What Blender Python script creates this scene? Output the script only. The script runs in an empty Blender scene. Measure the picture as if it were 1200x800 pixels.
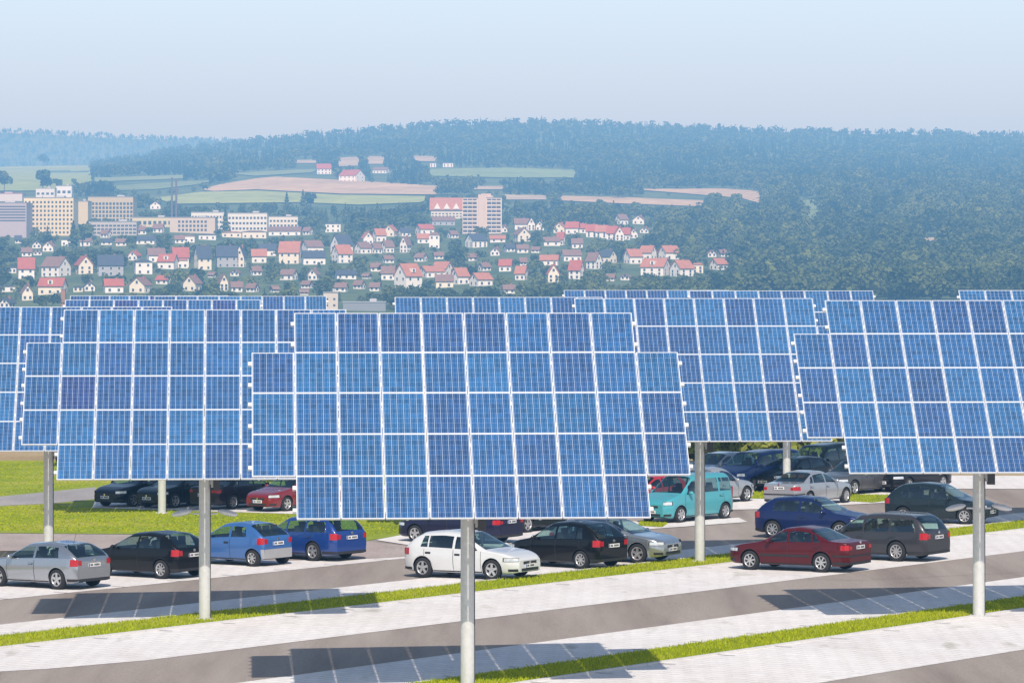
import bpy, bmesh, math, random
import numpy as np
from mathutils import Vector, Matrix
random.seed(7); RNG = np.random.default_rng(7)
R = math.radians
SC = bpy.context.scene; COL = SC.collection
# ------------------------------------------------------------------ place
F, HC, K, HY = 4500.0, 9.6, 0.013, 319.0       # focal length in photo pixels, eye height, cross slope, horizon row
def gz(X): return K * max(-210.0, min(210.0, X))
def G(x, y):                                   # photo pixel -> point on the sloping car park
    D = HC * F / (y - HY + K * (x - 600)); X = (x - 600) * D / F
    return X, D
UA = R(38.66)
U = (math.sin(UA), math.cos(UA)); V = (U[1], -U[0])
def UV(u, v): return u * U[0] + v * V[0], u * U[1] + v * V[1]

# ------------------------------------------------------------------ materials
def newmat(name):
    m = bpy.data.materials.new(name); m.use_nodes = True
    nt = m.node_tree; b = nt.nodes['Principled BSDF']
    return m, nt, b
def N(nt, t, **kw):
    n = nt.nodes.new(t)
    for k, v in kw.items():
        if k in n.inputs: n.inputs[k].default_value = v
        else: setattr(n, k, v)
    return n
def L(nt, a, b): nt.links.new(a, b)
def plain(name, col, rough=.6, metal=0.0, coat=0.0, spec=.5, var=.12, scale=3.0):
    m, nt, b = newmat(name)
    tc = N(nt, 'ShaderNodeTexCoord'); nz = N(nt, 'ShaderNodeTexNoise', Scale=scale, Detail=4.0)
    L(nt, tc.outputs['Object'], nz.inputs['Vector'])
    mx = N(nt, 'ShaderNodeMix', data_type='RGBA')
    mx.inputs['A'].default_value = (*[c * (1 - var) for c in col], 1); mx.inputs['B'].default_value = (*[min(1, c * (1 + var)) for c in col], 1)
    L(nt, nz.outputs['Fac'], mx.inputs['Factor']); L(nt, mx.outputs['Result'], b.inputs['Base Color'])
    b.inputs['Roughness'].default_value = rough; b.inputs['Metallic'].default_value = metal
    b.inputs['Coat Weight'].default_value = coat; b.inputs['Coat Roughness'].default_value = .04
    b.inputs['Specular IOR Level'].default_value = spec
    return m
def ground_mat(name, cols, scale, stretch=None, rough=.9, fine=30.0, bump=.0, pavers=False):
    """three-tone noise ground; stretch = (angle, factor) draws the noise out along the driving direction"""
    m, nt, b = newmat(name)
    tc = N(nt, 'ShaderNodeTexCoord'); mp = N(nt, 'ShaderNodeMapping')
    L(nt, tc.outputs['Object'], mp.inputs['Vector'])
    rot = UA
    mp.inputs['Rotation'].default_value = (0, 0, rot)
    if stretch: mp.inputs['Scale'].default_value = (1, 1 / stretch, 1)
    n1 = N(nt, 'ShaderNodeTexNoise', Scale=scale, Detail=6.0, Roughness=.6)
    L(nt, mp.outputs['Vector'], n1.inputs['Vector'])
    n2 = N(nt, 'ShaderNodeTexNoise', Scale=fine, Detail=3.0); L(nt, tc.outputs['Object'], n2.inputs['Vector'])
    cr = N(nt, 'ShaderNodeValToRGB'); e = cr.color_ramp.elements
    e[0].position = .33; e[0].color = (*cols[0], 1); e[1].position = .68; e[1].color = (*cols[2], 1)
    k = e.new(.5); k.color = (*cols[1], 1)
    L(nt, n1.outputs['Fac'], cr.inputs['Fac'])
    mm = N(nt, 'ShaderNodeMix', data_type='RGBA', blend_type='MULTIPLY'); mm.inputs['Factor'].default_value = .6
    lo, hi_ = (.86, 1.10) if pavers else (.66, 1.22)
    c2 = N(nt, 'ShaderNodeValToRGB'); c2.color_ramp.elements[0].color = (lo, lo, lo, 1); c2.color_ramp.elements[1].color = (hi_, hi_, hi_, 1)
    c2.color_ramp.elements[0].position = .3; c2.color_ramp.elements[1].position = .7
    L(nt, n2.outputs['Fac'], c2.inputs['Fac']); L(nt, cr.outputs['Color'], mm.inputs['A']); L(nt, c2.outputs['Color'], mm.inputs['B'])
    out = mm.outputs['Result']
    if pavers:
        m2 = N(nt, 'ShaderNodeMapping'); m2.inputs['Rotation'].default_value = (0, 0, rot); L(nt, tc.outputs['Object'], m2.inputs['Vector'])
        br = N(nt, 'ShaderNodeTexBrick'); br.inputs['Color1'].default_value = (1, 1, 1, 1); br.inputs['Color2'].default_value = (.93, .93, .94, 1)
        br.inputs['Mortar'].default_value = (.70, .70, .66, 1); br.inputs['Scale'].default_value = 1.0
        br.inputs['Mortar Size'].default_value = .018; br.inputs['Brick Width'].default_value = .6; br.inputs['Row Height'].default_value = .4
        L(nt, m2.outputs['Vector'], br.inputs['Vector'])
        mb = N(nt, 'ShaderNodeMix', data_type='RGBA', blend_type='MULTIPLY'); mb.inputs['Factor'].default_value = 1.0
        L(nt, out, mb.inputs['A']); L(nt, br.outputs['Color'], mb.inputs['B']); out = mb.outputs['Result']
        # weeds and dirt in some joints
        nw = N(nt, 'ShaderNodeTexNoise', Scale=.9, Detail=5.0); L(nt, mp.outputs['Vector'], nw.inputs['Vector'])
        cw = N(nt, 'ShaderNodeValToRGB'); cw.color_ramp.elements[0].position = .62; cw.color_ramp.elements[0].color = (0, 0, 0, 1); cw.color_ramp.elements[1].position = .74; cw.color_ramp.elements[1].color = (.55, .55, .55, 1)
        L(nt, nw.outputs['Fac'], cw.inputs['Fac'])
        mw = N(nt, 'ShaderNodeMix', data_type='RGBA'); mw.inputs['B'].default_value = (.30, .29, .20, 1)
        L(nt, cw.outputs['Color'], mw.inputs['Factor']); L(nt, out, mw.inputs['A']); out = mw.outputs['Result']
    L(nt, out, b.inputs['Base Color']); b.inputs['Roughness'].default_value = rough; b.inputs['Specular IOR Level'].default_value = .25
    if bump:
        bp = N(nt, 'ShaderNodeBump'); bp.inputs['Strength'].default_value = bump; bp.inputs['Distance'].default_value = .02
        L(nt, n2.outputs['Fac'], bp.inputs['Height']); L(nt, bp.outputs['Normal'], b.inputs['Normal'])
    return m
def foliage_mat(name, dark, light, attr=None, transl=.25):
    m, nt, b = newmat(name)
    if attr:
        at = N(nt, 'ShaderNodeAttribute', attribute_name=attr); src = at.outputs['Fac']
    else:
        oi = N(nt, 'ShaderNodeObjectInfo'); src = oi.outputs['Random']
    gm = N(nt, 'ShaderNodeNewGeometry'); nz = N(nt, 'ShaderNodeTexNoise', Scale=.22 if attr != 'blade' else 1.3, Detail=3.0)
    L(nt, gm.outputs['Position'], nz.inputs['Vector'])
    ad = N(nt, 'ShaderNodeMath', operation='MULTIPLY_ADD'); ad.inputs[1].default_value = .85 if attr == 'tint' else .55; L(nt, src, ad.inputs[0])
    sb = N(nt, 'ShaderNodeMath', operation='MULTIPLY_ADD'); sb.inputs[1].default_value = .7 if attr == 'tint' else 1.1; sb.inputs[2].default_value = -.27 if attr == 'tint' else -.33
    L(nt, nz.outputs['Fac'], sb.inputs[0])
    if attr == 'tint':                               # broad tonal patches: stands of different trees
        n3 = N(nt, 'ShaderNodeTexNoise', Scale=.011, Detail=2.0); L(nt, gm.outputs['Position'], n3.inputs['Vector'])
        m3 = N(nt, 'ShaderNodeMath', operation='MULTIPLY_ADD'); m3.inputs[1].default_value = 1.5; m3.inputs[2].default_value = -.80; L(nt, n3.outputs['Fac'], m3.inputs[0])
        a3 = N(nt, 'ShaderNodeMath', operation='ADD'); L(nt, m3.outputs[0], a3.inputs[0]); L(nt, sb.outputs[0], a3.inputs[1]); L(nt, a3.outputs[0], ad.inputs[2])
    else: L(nt, sb.outputs[0], ad.inputs[2])
    mx = N(nt, 'ShaderNodeMix', data_type='RGBA', clamp_factor=True); mx.inputs['A'].default_value = (*dark, 1); mx.inputs['B'].default_value = (*light, 1)
    L(nt, ad.outputs[0], mx.inputs['Factor'])
    nt.nodes.remove(b)
    d = N(nt, 'ShaderNodeBsdfDiffuse'); t = N(nt, 'ShaderNodeBsdfTranslucent'); ms = N(nt, 'ShaderNodeMixShader'); ms.inputs[0].default_value = transl
    L(nt, mx.outputs['Result'], d.inputs['Color']); L(nt, mx.outputs['Result'], t.inputs['Color'])
    L(nt, d.outputs[0], ms.inputs[1]); L(nt, t.outputs[0], ms.inputs[2]); L(nt, ms.outputs[0], nt.nodes['Material Output'].inputs['Surface'])
    return m

def cell_mat():
    """polycrystalline cells, 6 x 8 to a module, silver gaps and bus bars; tone from the object's own colour"""
    m, nt, b = newmat('solar_cells')
    tc = N(nt, 'ShaderNodeTexCoord'); sep = N(nt, 'ShaderNodeSeparateXYZ'); L(nt, tc.outputs['Object'], sep.inputs[0])
    def mth(op, a, c=None, d=None):
        n = N(nt, 'ShaderNodeMath', operation=op)
        for i, q in enumerate((a, c, d)):
            if q is None: continue
            if isinstance(q, (int, float)): n.inputs[i].default_value = q
            else: L(nt, q, n.inputs[i])
        return n.outputs[0]
    cx = mth('MULTIPLY_ADD', sep.outputs[0], 1 / .1515, 3.0); cy = mth('MULTIPLY_ADD', sep.outputs[1], 1 / .1485, 4.0)
    fx = mth('FRACT', cx); fy = mth('FRACT', cy)
    def line(fr, c, w): return mth('LESS_THAN', mth('ABSOLUTE', mth('SUBTRACT', fr, c)), w)
    gx = mth('MAXIMUM', line(fx, 0.0, .030), line(fx, 1.0, .030))
    gy = mth('MAXIMUM', line(fy, 0.0, .024), line(fy, 1.0, .024))
    bb = mth('MAXIMUM', line(fx, .27, .012), line(fx, .73, .012))
    wn = N(nt, 'ShaderNodeTexWhiteNoise', noise_dimensions='3D')
    cb = N(nt, 'ShaderNodeCombineXYZ'); L(nt, mth('FLOOR', cx), cb.inputs[0]); L(nt, mth('FLOOR', cy), cb.inputs[1])
    oi = N(nt, 'ShaderNodeObjectInfo'); L(nt, mth('MULTIPLY', oi.outputs['Random'], 91.0), cb.inputs[2]); L(nt, cb.outputs[0], wn.inputs['Vector'])
    vo = N(nt, 'ShaderNodeTexVoronoi', Scale=55.0); L(nt, tc.outputs['Object'], vo.inputs['Vector'])
    vs = N(nt, 'ShaderNodeSeparateColor'); L(nt, vo.outputs['Color'], vs.inputs[0])
    nl = N(nt, 'ShaderNodeTexNoise', Scale=1.6, Detail=4.0); L(nt, tc.outputs['Object'], nl.inputs['Vector'])
    f1 = mth('MULTIPLY_ADD', wn.outputs['Value'], .36, .62); f2 = mth('MULTIPLY_ADD', vs.outputs[0], .5, f1); f3 = mth('MULTIPLY_ADD', nl.outputs['Fac'], .35, f2)
    f4 = mth('SUBTRACT', f3, .2)
    sc = N(nt, 'ShaderNodeVectorMath', operation='SCALE'); L(nt, oi.outputs['Color'], sc.inputs[0]); L(nt, f4, sc.inputs['Scale'])
    def mix(a, fac, col):
        mx = N(nt, 'ShaderNodeMix', data_type='RGBA'); L(nt, a, mx.inputs['A']); L(nt, fac, mx.inputs['Factor']); mx.inputs['B'].default_value = (*col, 1); return mx.outputs['Result']
    c = mix(sc.outputs[0], mth('MULTIPLY', bb, .55), (.42, .55, .72))
    c = mix(c, mth('MULTIPLY', gy, .32), (.52, .62, .76)); c = mix(c, mth('MULTIPLY', gx, .74), (.60, .68, .80))
    L(nt, c, b.inputs['Base Color']); b.inputs['Roughness'].default_value = .34; b.inputs['Specular IOR Level'].default_value = .5
    b.inputs['Coat Weight'].default_value = .35; b.inputs['Coat Roughness'].default_value = .08
    return m

def glass_mat(name, tint, refl=1.0):
    m, nt, b = newmat(name); nt.nodes.remove(b)
    t = N(nt, 'ShaderNodeBsdfTransparent'); t.inputs['Color'].default_value = (*tint, 1)
    g = N(nt, 'ShaderNodeBsdfGlossy'); g.inputs['Roughness'].default_value = .03; g.inputs['Color'].default_value = (.9, .97, 1, 1)
    fr = N(nt, 'ShaderNodeLayerWeight', Blend=.5); pw = N(nt, 'ShaderNodeMath', operation='POWER'); pw.inputs[1].default_value = 4.0; L(nt, fr.outputs['Facing'], pw.inputs[0])
    ml = N(nt, 'ShaderNodeMath', operation='MULTIPLY_ADD', use_clamp=True); ml.inputs[1].default_value = .85 * refl; ml.inputs[2].default_value = .12 * refl; L(nt, pw.outputs[0], ml.inputs[0])
    ms = N(nt, 'ShaderNodeMixShader'); L(nt, ml.outputs[0], ms.inputs[0]); L(nt, t.outputs[0], ms.inputs[1]); L(nt, g.outputs[0], ms.inputs[2])
    L(nt, ms.outputs[0], nt.nodes['Material Output'].inputs['Surface'])
    return m

M = dict(
    galv=plain('galvanised_steel', (.62, .62, .60), .45, .2, var=.16, scale=9),
    alu=plain('module_frame_aluminium', (.80, .82, .85), .4, .1, var=.05),
    steel=plain('white_rail_steel', (.72, .73, .74), .5, .1),
    darksteel=plain('dark_box', (.055, .055, .06), .5),
    concrete=plain('footing_concrete', (.45, .43, .40), .9),
    cells=cell_mat(), back=plain('module_backsheet', (.62, .63, .65), .7),
    lamp=plain('lamp_head_grey', (.70, .70, .74), .45, .2),
    tyre=plain('tyre_rubber', (.018, .018, .019), .85), rim=plain('alloy_rim', (.62, .62, .63), .3, .75), rimdark=plain('wheel_gap', (.03, .03, .032), .7),
    trim=plain('black_plastic_trim', (.022, .022, .024), .6), under=plain('underbody', (.012, .012, .012), .95, spec=.1), inner=plain('cabin_dark', (.035, .034, .036), .8, spec=.2),
    plate=plain('plate_white', (.80, .80, .80), .5), plateblue=plain('plate_band', (.02, .06, .35), .5),
    chrome=plain('chrome', (.75, .75, .77), .15, 1.0), red=plain('tail_lamp_red', (.42, .010, .016), .2, coat=.5, spec=.3), amber=plain('amber_lens', (.75, .20, .02), .2, coat=.8),
    lens=plain('headlamp_lens', (.72, .74, .76), .12, .35, coat=1.0),
    glass=glass_mat('tinted_window', (.66, .83, .78)), glassdark=glass_mat('privacy_window', (.10, .14, .15)),
    pane=plain('house_window', (.06, .075, .10), .25, var=.3), dockwood=plain('wood', (.2, .13, .08)),
)
PAINT = {}
def paint(col, metal=.35):
    k = (col, metal)
    if k not in PAINT:
        m = plain('car_paint', col, (.24 if metal > .5 else .34), metal, coat=1.0 if max(col) > .2 else .45, spec=.35 if max(col) > .1 else .2, var=.04); PAINT[k] = m
    return PAINT[k]
FLAT = {}
def flat(col, var=.12, rough=.8, scale=.6):
    if col not in FLAT: FLAT[col] = plain('render_or_tile', col, rough, var=var, scale=scale, spec=.2)
    return FLAT[col]

# ------------------------------------------------------------------ object helpers
def tag(o, label=None, cat=None, group=None, kind=None):
    if label: o['label'] = label
    if cat: o['category'] = cat
    if group: o['group'] = group
    if kind: o['kind'] = kind
    return o
def empty(name, loc=(0, 0, 0), rz=0.0):
    o = bpy.data.objects.new(name, None); COL.objects.link(o); o.location = loc; o.rotation_euler = (0, 0, rz); o.empty_display_size = .2
    return o
def link(name, me, parent=None):
    o = bpy.data.objects.new(name, me); COL.objects.link(o)
    if parent is not None: o.parent = parent
    return o
class MB:
    """collects polygons with material slots; build() links them as ONE mesh object"""
    def __init__(s): s.v = []; s.f = []; s.m = []; s.sm = []; s.mats = []
    def mi(s, mat):
        if mat not in s.mats: s.mats.append(mat)
        return s.mats.index(mat)
    def add(s, vs, fs, mat, smooth=False):
        b = len(s.v); s.v += [tuple(p) for p in vs]; k = s.mi(mat)
        for f in fs: s.f.append([b + i for i in f]); s.m.append(k); s.sm.append(smooth)
    def box(s, c, d, mat, T=None, bevel=0.0):
        hx, hy, hz = d[0] / 2, d[1] / 2, d[2] / 2
        vs = [Vector((x, y, z)) for x in (-hx, hx) for y in (-hy, hy) for z in (-hz, hz)]
        vs = [(T @ p if T else p) + Vector(c) for p in vs]
        s.add(vs, [(0, 1, 3, 2), (4, 6, 7, 5), (0, 4, 5, 1), (2, 3, 7, 6), (0, 2, 6, 4), (1, 5, 7, 3)], mat)
    def tube(s, p, q, r0, r1, mat, n=16, caps=True):
        p, q = Vector(p), Vector(q); d = (q - p).normalized(); a = d.orthogonal().normalized(); b = d.cross(a)
        vs = [pt + (a * math.cos(t) + b * math.sin(t)) * r for pt, r in ((p, r0), (q, r1)) for t in [2 * math.pi * i / n for i in range(n)]]
        s.add(vs, [(i, (i + 1) % n, n + (i + 1) % n, n + i) for i in range(n)], mat, True)
        if caps: s.add(vs, [tuple(range(n))[::-1], tuple(range(n, 2 * n))], mat)
    def lathe_y(s, prof, mat, c=(0, 0, 0), n=24):
        """profile of (radius, y) spun round the y axis"""
        vs = []
        for r, y in prof:
            for i in range(n):
                t = 2 * math.pi * i / n; vs.append((c[0] + r * math.cos(t), c[1] + y, c[2] + r * math.sin(t)))
        fs = [(j * n + i, j * n + (i + 1) % n, (j + 1) * n + (i + 1) % n, (j + 1) * n + i) for j in range(len(prof) - 1) for i in range(n)]
        s.add(vs, fs, mat, True)
    def grid(s, pts, mat, smooth=True, flip=False):
        n, m = len(pts), len(pts[0]); vs = [p for r in pts for p in r]
        fs = []
        for i in range(n - 1):
            for j in range(m - 1):
                q = (i * m + j, i * m + j + 1, (i + 1) * m + j + 1, (i + 1) * m + j); fs.append(q[::-1] if flip else q)
        s.add(vs, fs, mat, smooth)
    def mesh(s, name):
        me = bpy.data.meshes.new(name); me.from_pydata(s.v, [], s.f)
        for m in s.mats: me.materials.append(m)
        me.polygons.foreach_set('material_index', s.m); me.polygons.foreach_set('use_smooth', s.sm); me.update()
        return me
    def build(s, name, parent=None, weld=False):
        me = s.mesh(name)
        if weld:
            bm = bmesh.new(); bm.from_mesh(me); bmesh.ops.remove_doubles(bm, verts=bm.verts, dist=.0004)
            bmesh.ops.dissolve_degenerate(bm, edges=bm.edges, dist=.0004); bmesh.ops.recalc_face_normals(bm, faces=bm.faces); bm.to_mesh(me); bm.free()
        return link(name, me, parent)
def big_mesh(name, verts, faces, mat, tint=None, tintname='tint'):
    """numpy arrays -> one mesh (faces all of one size)"""
    me = bpy.data.meshes.new(name); nv, nf, k = len(verts), len(faces), faces.shape[1]
    me.vertices.add(nv); me.vertices.foreach_set('co', verts.astype(np.float32).ravel())
    me.loops.add(nf * k); me.loops.foreach_set('vertex_index', faces.astype(np.int32).ravel())
    me.polygons.add(nf); me.polygons.foreach_set('loop_start', np.arange(0, nf * k, k, dtype=np.int32))
    try: me.polygons.foreach_set('loop_total', np.full(nf, k, dtype=np.int32))
    except Exception: pass
    if tint is not None:
        a = me.attributes.new(tintname, 'FLOAT', 'POINT'); a.data.foreach_set('value', tint.astype(np.float32))
    me.materials.append(mat); me.update(calc_edges=True); me.validate()
    return link(name, me)
def copy_tree(o, parent=None):
    c = o.copy(); COL.objects.link(c); c.parent = parent
    for ch in o.children: copy_tree(ch, c)
    return c

# ------------------------------------------------------------------ ground of the car park
ASPH = ground_mat('asphalt', ((.255, .210, .180), (.335, .284, .246), (.395, .342, .302)), .5, stretch=12, fine=22, bump=.15)
PAVE = ground_mat('pale_concrete_paving', ((.735, .69, .665), (.795, .755, .73), (.83, .795, .77)), .5, stretch=3, fine=7, pavers=True, bump=.1)
PINK = ground_mat('pinkish_paving', ((.36, .30, .275), (.42, .35, .32), (.46, .395, .365)), .5, stretch=3, fine=9)
GREYP = ground_mat('grey_path', ((.32, .30, .295), (.37, .345, .34), (.42, .39, .385)), .4, stretch=3, fine=9)
LAWN = ground_mat('lawn_soil', ((.195, .265, .014), (.27, .335, .018), (.42, .40, .07)), .22, fine=5, bump=.3)
FIELD = ground_mat('dry_field', ((.33, .235, .12), (.42, .31, .17), (.46, .36, .21)), .12, fine=3)
KERB = plain('kerb_stone', (.62, .60, .58), .8)
def sheet(name, pts, layer, mat, kind='structure'):
    me = bpy.data.meshes.new(name); vs = [(x, y, gz(x) + layer * .004) for x, y in pts]
    me.from_pydata(vs, [], [list(range(len(vs)))]); me.materials.append(mat); me.update()
    if me.polygons[0].normal.z < 0: me.flip_normals()
    return tag(link(name, me), kind=kind)
def band(name, u0, u1, v0, v1, layer, mat): return sheet(name, [UV(u0, v0), UV(u1, v0), UV(u1, v1), UV(u0, v1)], layer, mat)
def px(*pts): return [G(x, y) for x, y in pts]
# the broad ground: dry field out to the foot of the hill, following the cross slope of the car park
gx = [-1100, -500, -210, 0, 210, 500, 1100]; gy = [-60, 60, 120, 200, 300, 420, 560, 760, 1200, 1420]
def valley(y): return -14 * max(0, min(1, (y - 300) / 460)) ** 1.5
mb = MB(); mb.grid([[(x, y, gz(x) - .004 + valley(y)) for x in gx] for y in gy], FIELD, False)
tag(mb.build('ground'), kind='structure')
band('road', 30, 170, -91.0, -30, 1, ASPH)
sheet('road', px((470, 660), (470, 606), (1160, 570), (1420, 570), (1420, 660), (1000, 680)), 2, ASPH)
for (u0, u1, v0, v1) in ((69.4, 190, -72.7, -67.25), (50, 190, -61.65, -57.9), (50, 190, -55.8, -50.0), (62, 132, -77.75, -75.2), (60, 99.6, -89.2, -83.75)):
    band('pavement', u0, u1, v0, v1, 3, PAVE)
# the rounded lower-left corner of the pale paving
sheet('pavement', [UV(69.4, -72.7), UV(69.4, -67.25), UV(66.6, -67.9), UV(63.9, -69.3), UV(61, -71.3), UV(60, -72.7)], 3, PAVE)
sheet('lawn', px((-260, 541), (60, 539.5), (480, 541), (480, 606), (474, 626), (458, 629), (428, 634), (380, 637), (330, 635), (200, 626.5), (-260, 622)), 4, LAWN)
sheet('path', px((-260, 622.6), (200, 627), (330, 635.4), (380, 637.4), (428, 634.4), (480, 640), (476, 652), (448, 654), (415, 655), (330, 657), (200, 650), (-260, 640)), 5, PINK)
sheet('path', px((-260, 596), (0, 593), (62, 590), (112, 585), (112, 571), (0, 582), (-260, 590)), 6, GREYP)
sheet('pavement', px((108, 595.3), (345, 602.5), (420, 604), (430, 578), (118, 570)), 7, PAVE)
sheet('pavement', px((440, 633), (474, 626.5), (640, 621), (700, 640), (560, 650), (488, 640.5)), 7, PAVE)      # in front of the lane's cars
sheet('pavement', px((738, 622), (876, 612), (866, 607), (720, 612)), 7, PAVE)
sheet('pavement', px((845, 598), (905, 596.5), (1062, 588), (1040, 576), (850, 572)), 7, PAVE)
sheet('pavement', px((1000, 568), (1112, 573), (1420, 574), (1420, 559), (1112, 557.5), (960, 556)), 7, PAVE)
sheet('pavement', px((846, 556), (960, 556), (1112, 573), (1040, 582), (880, 585)), 6, ASPH)
LAWNS = [  # islands and strips of grass: sheet + blades
    ('uv', (50, 190, -57.85, -55.85)), ('uv', (50, 190, -75.15, -72.75)), ('uv', (58, 101, -90.6, -89.3)),
    ('px', ((872, 584.5), (905, 585), (905, 577), (872, 577))), ('px', ((990, 587.5), (1022, 589.5), (1046, 586.5), (1046, 580.5), (990, 580))),
    ('px', ((748, 616.5), (776, 618.2), (782, 614), (750, 611.5))),
]
lawn_polys = []
for kind, d in LAWNS:
    pts = [UV(d[0], d[2]), UV(d[1], d[2]), UV(d[1], d[3]), UV(d[0], d[3])] if kind == 'uv' else px(*d)
    lawn_polys.append(pts); sheet('lawn', pts, 9, LAWN)
for v in (-57.87, -55.82, -75.18, -72.72):                        # kerbs either side of the two strips
    mb = MB(); a, b = UV(50, v), UV(190, v); n = 28
    prev = None
    for i in range(n):
        p = [a[j] + (b[j] - a[j]) * i / n for j in (0, 1)]; q = [a[j] + (b[j] - a[j]) * (i + .992) / n for j in (0, 1)]
        wv = (V[0] * .05, V[1] * .05)
        vs = [(p[0] - wv[0], p[1] - wv[1], gz(p[0]) + .01), (p[0] + wv[0], p[1] + wv[1], gz(p[0]) + .01), (q[0] + wv[0], q[1] + wv[1], gz(q[0]) + .01), (q[0] - wv[0], q[1] - wv[1], gz(q[0]) + .01)]
        vs += [(x, y, z + .05) for x, y, z in vs]
        mb.add(vs, [(4, 5, 6, 7), (0, 1, 5, 4), (1, 2, 6, 5), (2, 3, 7, 6), (3, 0, 4, 7)], KERB)
    tag(mb.build('kerb'), kind='structure')

mb = MB(); TICK = plain('dark_bay_mark', (.30, .28, .27), .9)
for v0, v1 in ((-55.76, -55.25), (-58.45, -57.95), (-72.62, -72.1), (-75.75, -75.25), (-83.7, -84.3)):
    for i in range(52):
        u0 = 60 + 2.5 * i + .4
        if v0 == -83.7 and u0 > 99: continue
        c4 = [UV(u0, v0), UV(u0 + .055, v0), UV(u0 + .055, v1), UV(u0, v1)]
        mb.add([(x, y, gz(x) + 6 * .004) for x, y in c4], [(0, 1, 2, 3)] if v1 < v0 else [(3, 2, 1, 0)], TICK)
tag(mb.build('bay_markings'), kind='structure')
def inside(p, poly):
    x, y = p; c = False; n = len(poly)
    for i in range(n):
        (x1, y1), (x2, y2) = poly[i], poly[i - 1]
        if (y1 > y) != (y2 > y) and x < (x2 - x1) * (y - y1) / (y2 - y1) + x1: c = not c
    return c
BLADE = foliage_mat('grass_blades', (.30, .38, .012), (.58, .60, .03), attr='blade', transl=.35)
def blades(name, pts, count, h, w, label=None):
    xs = [p[0] for p in pts]; ys = [p[1] for p in pts]
    P = []
    tris = [(pts[0], pts[i], pts[i + 1]) for i in range(1, len(pts) - 1)]
    if len(pts) == 4:
        ar = [abs((b[0] - a[0]) * (c[1] - a[1]) - (c[0] - a[0]) * (b[1] - a[1])) for a, b, c in tris]
        for t, s in zip(tris, ar):
            k = int(count * s / sum(ar)); r = RNG.random((k, 2)); fl = r.sum(1) > 1; r[fl] = 1 - r[fl]
            P.append(np.array(t[0]) + r[:, :1] * (np.array(t[1]) - np.array(t[0])) + r[:, 1:] * (np.array(t[2]) - np.array(t[0])))
        P = np.concatenate(P)
    else:
        P = np.column_stack([RNG.uniform(min(xs), max(xs), count * 2), RNG.uniform(min(ys), max(ys), count * 2)])
        P = np.array([p for p in P if inside(p, pts)])[:count]
    n = len(P); ang = RNG.uniform(0, math.pi, n); hh = h * RNG.uniform(.45, 1.25, n) ; lean = RNG.normal(0, .35, (n, 2)) * hh[:, None]
    z = K * np.clip(P[:, 0], -210, 210) + .03
    dx = np.cos(ang) * w; dy = np.sin(ang) * w
    A = np.column_stack([P[:, 0] - dx, P[:, 1] - dy, z]); B = np.column_stack([P[:, 0] + dx, P[:, 1] + dy, z]); C = np.column_stack([P[:, 0] + lean[:, 0], P[:, 1] + lean[:, 1], z + hh])
    Vv = np.stack([A, B, C], 1).reshape(-1, 3); Fc = np.arange(3 * n).reshape(-1, 3)
    return tag(big_mesh(name, Vv, Fc, BLADE, np.repeat(RNG.random(n), 3), 'blade'), kind='stuff', label=label, cat='grass')
def clipband(u0, u1, v0, v1): return [UV(u0, v0), UV(u1, v0), UV(u1, v1), UV(u0, v1)]
blades('grass', clipband(66, 102, -57.8, -55.9), 20000, .085, .020, 'bright green grass strip around the nearest solar tracker pole')
blades('grass', clipband(64, 132, -75.1, -72.8), 26000, .08, .022, 'bright green grass strip between the parking rows behind the nearest tracker')
blades('grass', clipband(70, 101, -90.55, -89.35), 4000, .10, .03, 'yellowing grass verge behind the silver and black hatchbacks at left')
blades('grass', px((-60, 541), (480, 541), (480, 566), (112, 569), (0, 581), (-60, 585)), 9000, .04, .05, 'upper mown lawn beyond the light grey path at left')
blades('grass', px((-60, 597), (0, 594.5), (62, 591.5), (84, 595.5), (345, 603.5), (480, 607), (474, 625), (330, 634), (200, 625.5), (-60, 621.5)), 11000, .04, .05, 'wide mown lawn behind the row of hatchbacks at left')
for p in lawn_polys[3:]: blades('grass', p, 700, .07, .03, 'small grass island among the parked cars at right')

# ------------------------------------------------------------------ solar trackers
TH = R(46.5); CP = Vector((0, -.42, 6.355)); PW, PH = 1.0, 1.26
Rx = Matrix.Rotation(TH, 3, 'X')
def slope(x, t, n): return CP + Rx @ Vector((x, t, n))
mod = MB(); w, h, d, fr = .980, 1.254, .045, .017
mod.box((-(w - fr) / 2, 0, 0), (fr, h, d), M['alu']); mod.box(((w - fr) / 2, 0, 0), (fr, h, d), M['alu'])
mod.box((0, -(h - fr) / 2, 0), (w - 2 * fr, fr, d), M['alu']); mod.box((0, (h - fr) / 2, 0), (w - 2 * fr, fr, d), M['alu'])
iw, ih = w / 2 - fr, h / 2 - fr
mod.add([(-iw, -ih, .016), (iw, -ih, .016), (iw, ih, .016), (-iw, ih, .016)], [(0, 1, 2, 3)], M['cells'])
mod.add([(-iw, -ih, -.012), (-iw, ih, -.012), (iw, ih, -.012), (iw, -ih, -.012)], [(0, 1, 2, 3)], M['back'])
MODULE = mod.mesh('solar_module')
def module_colour():
    r = random.random()
    if r < .02: c = (.021, .060, .20)
    elif r < .25: c = (.018, .076, .215)
    elif r < .68: c = (.016, .090, .24)
    else: c = (.018, .106, .262)
    k = random.uniform(.9, 1.1)
    return (c[0] * k, c[1] * k, c[2] * k, 1)
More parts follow.
